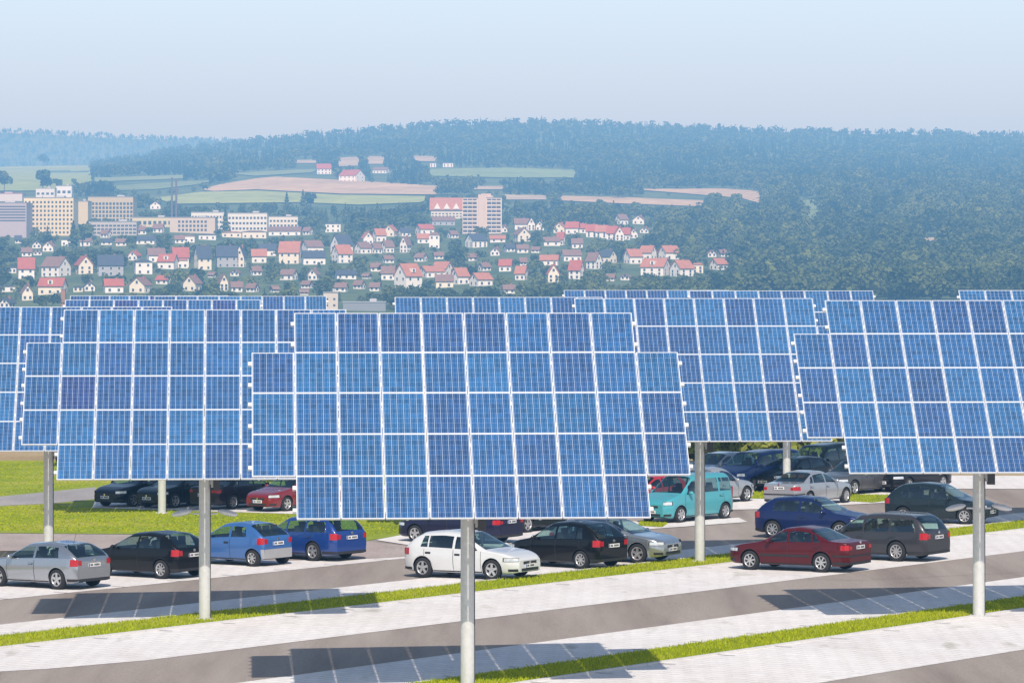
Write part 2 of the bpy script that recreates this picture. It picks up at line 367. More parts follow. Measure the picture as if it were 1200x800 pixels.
def make_tracker():
    root = empty('solar_tracker')
    m = MB(); m.tube((0, 0, .03), (0, 0, 5.72), .165, .16, M['galv'], 28); m.tube((0, 0, 0), (0, 0, .035), .27, .27, M['galv'], 28)
    for i in range(8):
        t = i * math.pi / 4; m.tube((.225 * math.cos(t), .225 * math.sin(t), .03), (.225 * math.cos(t), .225 * math.sin(t), .075), .018, .018, M['galv'], 6)
    m.tube((0, 0, 5.66), (0, 0, 5.72), .23, .23, M['galv'], 28); pole = m.build('pole', root)
    m = MB(); m.tube((0, 0, -.2), (0, 0, .004), .36, .34, M['concrete'], 24); m.build('footing', root)
    m = MB(); m.tube((0, 0, 5.72), (0, 0, 5.98), .24, .2, M['darksteel'], 20); m.box((0, .02, 6.06), (.42, .34, .22), M['darksteel']); m.tube((.2, .22, 5.9), (.2, .42, 6.3), .05, .04, M['galv'], 10)
    m.build('slew_drive', root)
    m = MB(); m.tube(slope(-3.9, 0, -.27), slope(3.9, 0, -.27), .10, .10, M['galv'], 16); m.build('torque_tube', root)
    for x in (-3.5, -1.5, 1.5, 3.5):
        m = MB(); m.box(slope(x, 0, -.125), (.06, 6.1, .09), M['galv'], Rx); m.build('purlin', root)
    for i in range(5):
        nc = 8 if i in (0, 4) else 10
        for o in (-.33, .33):
            m = MB(); m.box(slope(0, (i - 2) * PH + o, -.052), (nc * PW + .15, .10, .06), M['steel'], Rx); m.build('mounting_rail', root)
        for c in range(nc):
            q = link('solar_module', MODULE, root); q.location = slope((c - (nc - 1) / 2) * PW, (i - 2) * PH, 0); q.rotation_euler = (TH, 0, 0); q.color = module_colour()
    m = MB(); m.box((.33, -.02, 3.86), (.19, .24, .46), M['darksteel']); m.box((.33, -.02, 4.10), (.21, .26, .02), M['galv']); m.box((.2, -.02, 3.86), (.09, .05, .3), M['galv']); m.build('control_box', root)
    m = MB(); m.tube((.155, -.06, .05), (.155, -.06, 3.8), .014, .014, M['darksteel'], 6); m.build('conduit', root)
    return root
def add_lamps(root):
    for s in (-1, 1):
        m = MB(); m.tube((s * .15, 0, 2.98), (s * .34, 0, 2.98), .025, .025, M['lamp'], 8)
        arm = m.build('lamp_arm', root)
        m = MB(); prof = []
        n, k = 20, 8; vs = []; fs = []
        for j in range(k + 1):
            a = -math.pi / 2 + math.pi * j / k
            for i in range(n):
                t = 2 * math.pi * i / n; vs.append(Vector((.29 * math.cos(a) * math.cos(t), .16 * math.cos(a) * math.sin(t), .085 * math.sin(a))))
        T = Matrix.Rotation(R(12) * s, 3, 'Y')
        vs = [T @ p + Vector((s * .64, 0, 3.0)) for p in vs]
        fs = [(j * n + i, j * n + (i + 1) % n, (j + 1) * n + (i + 1) % n, (j + 1) * n + i) for j in range(k) for i in range(n)]
        m.add(vs, fs, M['lamp'], True); m.build('lamp_head', arm)
TRK = [  # pole column in the photo, distance, label
    (548, 89.0, 'nearest and largest solar tracker, overlapping both neighbours, pole in the front grass strip'),
    (240, 107.2, 'solar tracker with two small lamps on its pole beside the black hatchback at left'),
    (1147, 105.2, 'solar tracker with two small lamps on its pole beside the grey estate at right'),
    (57, 125.5, 'solar tracker cut off by the left edge, pole behind the silver hatchback'),
    (820, 126.2, 'solar tracker whose pole stands in front of the turquoise van'),
    (190, 155.8, 'solar tracker behind the left panels, pole in front of black cars on the lawn'),
    (588, 145.5, 'solar tracker rising behind the nearest one, showing a long strip of top modules'),
    (762, 183.0, 'farthest solar tracker at centre, thin strip of modules over the panel before the turquoise van'),
    (922, 163.8, 'solar tracker whose pole stands behind the silver saloon, panel before the forest'),
    (1258, 142.5, 'solar tracker at the right edge, only its upper left corner in view'),
    (282, 177.0, 'far solar tracker whose modules end beside the cream building on the left'),
    (174, 193.0, 'farthest solar tracker at left, top strip of modules just under the village'),
]
proto = make_tracker()
for i, (xp, D, lab) in enumerate(TRK):
    o = proto if i == 0 else copy_tree(proto)
    X = (xp - 600) * D / F; o.location = (X, D, gz(X)); o.rotation_euler = (0, 0, R(4.0))
    if i:
        for c in o.children:
            if c.name.startswith('solar_module'): c.color = module_colour()
    tag(o, lab, 'solar tracker', 'solar trackers standing in the car park')
    if i in (1, 2): lampers = lampers + [o] if i == 2 else [o]
for o in lampers: add_lamps(o)

# ------------------------------------------------------------------ cars
def lerp(a, b, t): return a + (b - a) * t
def pl(pts, x):
    if x <= pts[0][0]: return pts[0][1]
    for (x0, y0), (x1, y1) in zip(pts, pts[1:]):
        if x <= x1: return lerp(y0, y1, (x - x0) / (x1 - x0)) if x1 > x0 else y1
    return pts[-1][1]
def smooth(pts, x, w, lo, hi):
    w = min(w, x - lo + .004, hi - x + .004); return sum(pl(pts, x + w * k / 3) for k in range(-3, 4)) / 7
PX_ = 5.0
class Car:
    def __init__(s, c):
        s.c = c; s.L, s.W, s.H = c['L'], c['W'], c['H']; s.r = c.get('r', .31)
        s.xf = c['fo']; s.xr = s.xf + c['wb']; s.sill = .19
        s.base = c.get('rearw', .17)
    def top(s, x): return max(smooth(s.c['top'], x, .07, 0, s.L), s.belt(x) + .012)
    def belt(s, x): return smooth(s.c['belt'], x, .10, 0, s.L)
    def wid(s, x):
        a = max(0, 1 - x / .62); b = max(0, 1 - (s.L - x) / .45)
        return s.W / 2 * (1 - .30 * a ** 2.4 - .17 * b ** 2.3)
    def low(s, x):
        for xw in (s.xf, s.xr):
            d = abs(x - xw); Ra = s.r + .055
            if d < Ra: return max(s.sill, s.r + math.sqrt(max(0, Ra * Ra - d * d)))
        e = max(0, 1 - x / .4, 1 - (s.L - x) / .4)
        return s.sill + .06 * e ** 2
    def ylow(s, x, z):
        zb = s.belt(x); t = max(0, min(1.05, (z - s.sill) / (zb - s.sill)))
        p = pl([(0, .895), (.12, .945), (.35, .985), (.60, 1.0), (.70, .994), (.85, .980), (1.0, .962), (1.1, .95)], t)
        return s.wid(x) * p
    def PL(s, x, z): return Vector((x, s.ylow(x, z), z))
    def PU(s, x, h):
        zb, zt = s.belt(x), s.top(x); wb = s.wid(x) * .962; cab = max(0, min(1, (zt - zb) / (s.H - .92)))
        wr = wb - s.c.get('tumble', .17) * cab
        hh = min(1, max(0, h)); y = (wb + (wr - wb) * hh) * (1 - hh ** PX_) ** (1 / PX_)
        return Vector((x, y, zb + (zt - zb) * hh))
def out(c, P, a, b, off):
    e = 1e-3; p = P(a, b); pa = P(a + e, b) - P(a - e, b); pb = P(a, b + e) - P(a, b - e); n = pa.cross(pb)
    if n.length < 1e-9: n = Vector((0, 1, 0))
    n.normalize()
    if n.y < -1e-6 or (abs(n.y) <= 1e-6 and n.z < 0): n = -n
    return p + n * off
HV = [0, .05, .25, .5, .743, .80, .86, .91, .95, .978, .9925, .998, 1.0]
def make_car(spec, colour, label, px_contact, heading, wheel='R', side=1, metal=.35, spokes=5, trimcol=None, group='cars parked in the solar car park', rimmat=None):
    """px_contact: where the near wheel (F or R, on side: +1 left of the car, -1 right) meets the ground; heading = degrees from +Y towards +X"""
    c = Car(spec); P_ = paint(colour, metal); Ln, W2 = c.L, c.W / 2
    root = empty('parked_car')
    Xc, Yc = G(*px_contact)
    fwd = Vector((math.sin(R(heading)), math.cos(R(heading)), 0)); lef = Vector((-fwd.y, fwd.x, 0))
    mid = (c.xf + c.xr) / 2; trk = W2 - .10
    lx = mid - (c.xr if wheel == 'R' else c.xf)
    o = Vector((Xc, Yc, 0)) - fwd * lx - lef * side * (trk + .09)
    up = Vector((-K, 0, 1)).normalized(); f2 = (fwd - up * fwd.dot(up)).normalized(); l2 = up.cross(f2)
    root.matrix_world = Matrix(((f2.x, l2.x, up.x, o.x), (f2.y, l2.y, up.y, o.y), (f2.z, l2.z, up.z, gz(o.x) + .018), (0, 0, 0, 1)))
    tag(root, label, spec.get('cat', 'car'), group)
    def loc(p, s=1): return (mid - p[0], p[1] * s, p[2])
    # ---- stations
    xs = set([0, .015, .04, .08, .14, .22, .32, .44, Ln - .4, Ln - .3, Ln - .2, Ln - .12, Ln - .06, Ln - .025, Ln])
    for xw in (c.xf, c.xr):
        Ra = c.r + .055
        for k in range(0, 13): xs.add(xw - Ra * math.cos(math.pi * k / 12))
        xs.add(xw - Ra - .003); xs.add(xw + Ra + .003)
    x = .5
    while x < Ln: xs.add(x); x += .2
    xs = sorted(q for q in xs if 0 <= q <= Ln)
    xs = [q for i, q in enumerate(xs) if i == 0 or q - xs[i - 1] > .0015]
    cowl, rf, rr, dk = spec['cowl'], spec['rf'], spec['rr'], spec['dk']
    body = MB(); T5 = [0, .1, .22, .4, .57, .64, .72, .86, 1.0]
    for s in (1, -1):
        g = []
        for q in xs:
            zl, zb = c.low(q), c.belt(q); g.append([loc(c.PL(q, zl + (zb - zl) * t), s) for t in T5])
        body.grid(g, P_)
        body.grid([[loc((q, c.ylow(q, c.low(q)), c.low(q)), s), loc((q, 0, c.low(q)), s)] for q in xs], M['under'], False)
        body.grid([[loc((q, c.wid(q) * .96, c.belt(q) - .03), s), loc((q, 0, c.belt(q) - .03), s)] for q in [cowl + (dk - cowl) * k / 6 for k in range(7)]], M['inner'], False)
    # ---- upper lines
    lines = [(q, q) for q in (0, .015, .04, .09, .18, .32)] + [(cowl, cowl), (rf, rf), (rr, rr), (dk, dk), (Ln, Ln)]
    for (b0, b1, t0, t1) in spec['win']: lines += [(b0, t0), (b1, t1)]
    lines.sort(key=lambda q: q[0] + q[1])
    full = [lines[0]]
    for a, b in zip(lines, lines[1:]):
        n = max(1, int(math.ceil((b[0] + b[1] - a[0] - a[1]) / 2 / .11)))
        for k in range(1, n + 1): full.append((lerp(a[0], b[0], k / n), lerp(a[1], b[1], k / n)))
    full = [q for i, q in enumerate(full) if i == 0 or abs(q[0] - full[i - 1][0]) + abs(q[1] - full[i - 1][1]) > 1e-4]
    wins = [MB() for _ in spec['win']]; scr, rear, sidem = MB(), MB(), []
    dark = spec.get('privacy', ())
    for i in range(len(full) - 1):
        a, b = full[i], full[i + 1]; cb, ct = (a[0] + b[0]) / 2, (a[1] + b[1]) / 2
        for j in range(len(HV) - 1):
            h0, h1 = HV[j], HV[j + 1]; hm = (h0 + h1) / 2; xm = lerp(cb, ct, hm)
            tgt, mat = body, P_
            if cowl - .001 < xm < dk + .001:
                if hm > .86 and xm < rf and xm > cowl + .02: tgt, mat = scr, M['glass']
                elif hm > .86 and xm > rr and xm < dk - .01: tgt, mat = rear, M['glassdark'] if 'rear' in dark else M['glass']
                elif .05 < hm < .743:
                    for k, wdef in enumerate(spec['win']):
                        if wdef[0] - 1e-3 <= cb <= wdef[1] + 1e-3 and wdef[2] - 1e-3 <= ct <= wdef[3] + 1e-3:
                            tgt, mat = wins[k], M['glassdark'] if k in dark else M['glass']
            for s in (1, -1):
                ps = [c.PU(lerp(a[0], a[1], h0), h0), c.PU(lerp(b[0], b[1], h0), h0), c.PU(lerp(b[0], b[1], h1), h1), c.PU(lerp(a[0], a[1], h1), h1)]
                vs = [loc(p, s) for p in ps]
                tgt.add(vs, [(0, 1, 2, 3) if s == -1 else (3, 2, 1, 0)], mat, True)
    # ---- caps
    for xe in (0, Ln):
        pr = [c.PL(xe, c.low(xe) + (c.belt(xe) - c.low(xe)) * t) for t in T5] + [c.PU(xe, h) for h in HV[1:]]
        ring = [loc(p, 1) for p in pr] + [loc(p, -1) for p in pr[::-1][1:]]
        body.add(ring, [list(range(len(ring)))], P_)
    body.build('body', root, weld=True)
    scr.build('windscreen', root, weld=True); rear.build('rear_window', root, weld=True)
    for k, wmb in enumerate(wins):
        me = wmb
        for s in (1, -1):                                       # the two sides are panes of their own
            one = MB()
            for f, sm in zip(wmb.f, wmb.sm):
                vs = [wmb.v[q] for q in f]
                if sum(v[1] for v in vs) * s > 0: one.add(vs, [(0, 1, 2, 3)], wmb.mats[0], True)
            if one.v: one.build('side_window', root, weld=True)
    # ---- patches
    def patch(x0, x1, z0, z1, mat, off=.005, s=1, n=6, m=3, mb=None, P=c.PL):
        mb = mb or MB(); mb.grid([[loc(out(c, P, lerp(x0, x1, i / n), lerp(max(z0, c.low(lerp(x0, x1, i / n)) + .02) if P == c.PL else z0, z1, j / m), off), s) for j in range(m + 1)] for i in range(n + 1)], mat, True, flip=(s == 1)); return mb
    def cap(x, y0, y1, z0, z1, mat, off=.006, mb=None):
        mb = mb or MB(); xx = x - off if x < 1 else x + off
        mb.add([loc((xx, y0, z0)), loc((xx, y1, z0)), loc((xx, y1, z1)), loc((xx, y0, z1))], [(0, 1, 2, 3) if x < 1 else (3, 2, 1, 0)], mat); return mb
    trim = M['trim'] if trimcol is None else plain('grey_bumper', trimcol, .6)
    bz = c.belt(0); fw = c.wid(0); rw = c.wid(Ln)
    for s in (1, -1):
        hl = spec.get('hl', (.015, .46, .575, .70)); hm_ = MB()
        patch(hl[0], hl[1], hl[2], hl[3], M['trim'], .005, s, 6, 3, hm_); patch(hl[0] + .01, hl[1] - .04, hl[2] + .014, hl[3] - .012, M['lens'], .009, s, 6, 3, hm_); hm_.build('headlight', root)
        tl = spec.get('tl', (Ln - .24, Ln - .012, .72, .93))
        t = patch(tl[0], tl[1], tl[2], tl[3], M['red'], .008, s); cap(Ln, s * (rw - .16), s * (rw - .005), tl[2] + .02, tl[3] - .03, M['red'], .006, t) if s == 1 else cap(Ln, s * (rw - .005), s * (rw - .16), tl[2] + .02, tl[3] - .03, M['red'], .006, t)
        t.build('tail_light', root)
        # doors
        for (d0, d1) in spec['doors']:
            g = MB(); zb = (c.belt(d0) + c.belt(d1)) / 2 - .025
            patch(d0, d1, .26, zb, P_, .004, s, 14, 5, g)
            patch(d0 - .007, d0 + .007, .25, zb, M['trim'], .0055, s, 1, 5, g); patch(d1 - .007, d1 + .007, .25, zb, M['trim'], .0055, s, 1, 5, g)
            dr = g.build('door', root)
            hm = MB(); patch(d1 - .24, d1 - .06, zb - .13, zb - .095, M['trim'] if trimcol or not metal else P_, .028, s, 3, 1, hm); patch(d1 - .25, d1 - .05, zb - .145, zb - .085, M['trim'], .008, s, 3, 1, hm); hm.build('handle', dr)
        if spec.get('strip'): patch(c.xf + c.r + .09, c.xr - c.r - .09, .47, .53, trim, .014, s, 12, 1).build('side_strip', root)
        # arches' dark lips and sill
        sm_ = MB(); patch(c.xf + c.r + .07, c.xr - c.r - .07, .195, .245, M['trim'], .004, s, 8, 1, sm_); sm_.build('sill', root)
        mm = MB(); px0 = cowl + .34; pz = c.belt(px0) + .07; py = c.wid(px0) + .09
        for (rx, ry, rz_, mat) in ((.075, .105, .075, P_ if spec.get('mirror', 1) else M['trim']),):
            n, k = 12, 8
            vs = [loc((px0 + rx * math.cos(a) * math.cos(t), s * 0 + py + ry * math.sin(a), pz + rz_ * math.cos(a) * math.sin(t)), s) for a in [-math.pi / 2 + math.pi * j / k for j in range(k + 1)] for t in [2 * math.pi * i / n for i in range(n)]]
            mm.add(vs, [(j * n + i, j * n + (i + 1) % n, (j + 1) * n + (i + 1) % n, (j + 1) * n + i) for j in range(k) for i in range(n)], mat, True)
        mm.box(loc((px0 + .01, c.wid(px0) - .02, pz - .03), s), (.05, .14, .03), M['trim']); mm.build('wing_mirror', root)
    # ---- front and rear bumpers with dark inserts
    fm = MB(); cap(0, -fw * .62, fw * .62, bz - .10, bz - .015, M['trim'], .008, fm); fm.build('grille', root)
    fm = MB(); cap(0, -fw * .8, fw * .8, .27, .36, M['trim'], .008, fm)
    if trimcol: 
        for s in (1, -1): patch(.01, c.xf - c.r - .07, .25, .50, trim, .007, s, 8, 3, fm)
        cap(0, -fw, fw, .25, .50, trim, .006, fm)
    else:
        for s in (1, -1): patch(.03, .30, .27, .35, M['trim'], .006, s, 4, 1, fm)
    fm.build('front_bumper', root)
    rm = MB()
    if trimcol:
        for s in (1, -1): patch(c.xr + c.r + .075, Ln - .005, .25, .56, trim, .010, s, 8, 3, rm)
        cap(Ln, -rw, rw, .25, .56, trim, .009, rm)
    else:
        for s in (1, -1): patch(c.xr + c.r + .10, Ln - .01, .245, .33, M['trim'], .005, s, 6, 1, rm)
        cap(Ln, -rw * .97, rw * .97, .245, .33, M['trim'], .005, rm)
        if spec.get('bstrip'):
            for s in (1, -1): patch(c.xr + c.r + .10, Ln - .005, .50, .55, M['trim'], .012, s, 6, 1, rm)
            cap(Ln, -rw, rw, .50, .55, M['trim'], .012, rm)
    rm.build('rear_bumper', root)
    for xe, zc in ((0, spec.get('pf', .43)), (Ln, spec.get('pr', .76))):
        pm = MB(); sgn = 1 if xe else -1; pm.box(loc((xe + sgn * .016, 0, zc)), (.014, .52, .115), M['plate']); pm.box(loc((xe + sgn * .0245, .238 * sgn, zc)), (.004, .04, .105), M['plateblue']); [pm.box(loc((xe + sgn * .0245, yy * sgn, zc)), (.003, .045, .06), M['trim']) for yy in (.16, .10, -.01, -.07, -.13, -.19)]; pm.build('number_plate', root)
        em = MB(); em.tube(loc((xe, 0, (bz - .05) if xe == 0 else spec.get('pr', .76) + .15)), loc((xe + sgn * .02, 0, (bz - .05) if xe == 0 else spec.get('pr', .76) + .15)), .05, .045, M['chrome'], 14); em.build('badge', root)
    # ---- wheels
    for xw in (c.xf, c.xr):
        for s in (1, -1):
            r = c.r; tm = MB(); y = s * trk
            tm.lathe_y([(r * .66, -.095), (r * .80, -.105), (r * .95, -.095), (r, -.075), (r, .075), (r * .95, .095), (r * .80, .105), (r * .66, .095)], M['tyre'], (mid - xw, y, r), 28)
            wh = tm.build('wheel', root)
            w_ = MB(); yo = s * .072
            w_.lathe_y([(.001, s * .02), (r * .60, s * .02)], M['rimdark'], (mid - xw, y, r), 20)
            w_.lathe_y([(r * .58, s * .03), (r * .60, s * .085), (r * .68, s * .098), (r * .69, s * .085)], rimmat or M['rim'], (mid - xw, y, r), 28)
            w_.lathe_y([(.001, s * .082), (r * .15, s * .08), (r * .19, s * .06)], rimmat or M['rim'], (mid - xw, y, r), 14)
            for k in range(spokes):
                a = 2 * math.pi * k / spokes + .3; T = Matrix.Rotation(-a, 3, 'Y')
                wd = r * (.26 if spokes <= 6 else .15)
                w_.box(Vector((mid - xw, y + yo, r)) + T @ Vector((r * .37, 0, 0)), (r * .52, .02, wd), rimmat or M['rim'], T)
            w_.build('rim', wh)
    # ---- seats seen through the glass
    for (x, ys) in ((cowl + 1.05, (-.36, .36)), (cowl + 1.95, (-.40, 0, .40))):
        if x > dk - .5: continue
        for y in ys:
            sm2 = MB(); zb = c.belt(x) - .03
            sm2.box(loc((x + .07, y, zb + .10)), (.13, .44, .30), M['inner'], Matrix.Rotation(R(14), 3, 'Y')); sm2.box(loc((x + .15, y, zb + .31)), (.09, .26, .15), M['inner'], Matrix.Rotation(R(14), 3, 'Y')); sm2.build('seat', root)
    if spec.get('rails'):
        for s in (1, -1):
            rb = MB(); a, b = spec['rails']; n = 8
            pts = [loc(c.PU(lerp(a, b, k / n), .93) + Vector((0, 0, .055 if 0 < k < n else .0)), s) for k in range(n + 1)]
            for p, q in zip(pts, pts[1:]): rb.tube(p, q, .017, .017, M['chrome'], 8)
            rb.build('roof_rail', root)
    if spec.get('aerial'):
        rb = MB(); x = spec['aerial']; rb.tube(loc(c.PU(x, 1.0)), loc(c.PU(x, 1.0) + Vector((.10, 0, .28))), .006, .004, M['trim'], 6); rb.build('aerial', root)
    return root

def hatch(L=4.15, W=1.735, H=1.43, wb=2.51, fo=.84, cowl=1.12, rf=1.95, hood=.93, r=.31, three=True, **kw):
    fr, xr = fo, fo + wb
    d = dict(L=L, W=W, H=H, wb=wb, fo=fo, cowl=cowl, rf=rf, rr=L - .66, dk=L - .10, r=r,
             top=[(0, .60), (.03, .66), (.16, .735), (.5, .845), (cowl, hood), (rf, H - .055), (lerp(rf, L - .6, .45), H), (L - .66, H - .055), (L - .36, H - .22), (L - .10, .99), (L - .04, .93), (L, .86)],
             belt=[(0, .585), (.16, .66), (.5, .77), (cowl, .875), (L * .55, .915), (L - .5, .955), (L - .1, .96), (L, .84)], pr=.74)
    if three: d['win'] = [(cowl + .22, L * .565, cowl + .5, L * .565), (L * .565 + .09, L - .72, L * .565 + .09, L - .86)]; d['doors'] = [(cowl + .12, L * .565 + .05)]
    else: d['win'] = [(cowl + .22, L * .535, cowl + .5, L * .535), (L * .535 + .09, L - .98, L * .535 + .09, L - .98), (L - .93, L - .66, L - .93, L - .80)]; d['doors'] = [(cowl + .12, L * .535 + .045), (L * .535 + .05, xr - .06)]
    d.update(kw); return d
def saloon(L=4.48, W=1.72, H=1.41, wb=2.65, fo=.88, cowl=1.28, rf=2.0, r=.305, **kw):
    xr = fo + wb
    d = dict(L=L, W=W, H=H, wb=wb, fo=fo, cowl=cowl, rf=rf, rr=L - 1.42, dk=L - .72, r=r, cat='car',
             top=[(0, .60), (.03, .66), (.16, .72), (.5, .815), (cowl, .93), (rf, H - .05), (lerp(rf, L - 1.4, .5), H), (L - 1.42, H - .06), (L - .72, .99), (L - .35, .965), (L - .06, .94), (L, .86)],
             belt=[(0, .585), (.16, .655), (.5, .76), (cowl, .88), (L * .55, .905), (L - .7, .93), (L - .1, .90), (L, .82)],
             win=[(cowl + .22, L * .50, cowl + .5, L * .50), (L * .50 + .08, L - 1.30, L * .50 + .08, L - 1.42), (L - 1.24, L - .98, L - 1.36, L - 1.26)], doors=[(cowl + .12, L * .50 + .04), (L * .50 + .045, xr - .02)],
             tl=(L - .26, L - .012, .70, .86), pr=.78)
    d.update(kw); return d
def estate(L=4.6, W=1.76, H=1.47, wb=2.68, fo=.88, cowl=1.28, rf=2.05, r=.315, **kw):
    xr = fo + wb
    d = dict(L=L, W=W, H=H, wb=wb, fo=fo, cowl=cowl, rf=rf, rr=L - .50, dk=L - .09, r=r,
             top=[(0, .60), (.03, .66), (.16, .73), (.5, .83), (cowl, .94), (rf, H - .05), (lerp(rf, L - .6, .4), H), (L - .50, H - .04), (L - .26, H - .20), (L - .09, 1.0), (L - .03, .94), (L, .88)],
             belt=[(0, .585), (.16, .66), (.5, .765), (cowl, .885), (L * .55, .915), (L - .5, .945), (L - .09, .95), (L, .85)],
             win=[(cowl + .22, L * .485, cowl + .5, L * .485), (L * .485 + .08, L - 1.42, L * .485 + .08, L - 1.42), (L - 1.34, L - .44, L - 1.34, L - .58)], doors=[(cowl + .12, L * .485 + .04), (L * .485 + .045, xr - .06)], pr=.78)
    d.update(kw); return d
def van(L=4.11, W=1.73, H=1.80, wb=2.69, fo=.80, cowl=.95, rf=1.62, r=.31, **kw):
    xr = fo + wb
    d = dict(L=L, W=W, H=H, wb=wb, fo=fo, cowl=cowl, rf=rf, rr=L - .22, dk=L - .04, r=r, cat='van', tumble=.13,
             top=[(0, .70), (.03, .78), (.14, .86), (.5, .98), (cowl, 1.10), (rf, H - .07), (lerp(rf, L, .4), H), (L - .24, H - .03), (L - .13, H - .15), (L - .04, 1.09), (L - .01, 1.0), (L, .95)],
             belt=[(0, .68), (.16, .78), (.5, .90), (cowl, 1.03), (L * .55, 1.05), (L - .5, 1.06), (L - .04, 1.05), (L, .92)],
             win=[(cowl + .22, L * .50, cowl + .42, L * .50), (L * .50 + .09, L - 1.02, L * .50 + .09, L - 1.02), (L - .92, L - .22, L - .92, L - .28)], doors=[(cowl + .12, L * .50 + .05), (L * .50 + .055, xr - .1)],
             tl=(L - .14, L - .012, .78, 1.25), hl=(.02, .36, .68, .82), pr=.82)
    d.update(kw); return d
HV_, HA, HU, HD = 126.0, -52.0, 40.0, -139.0
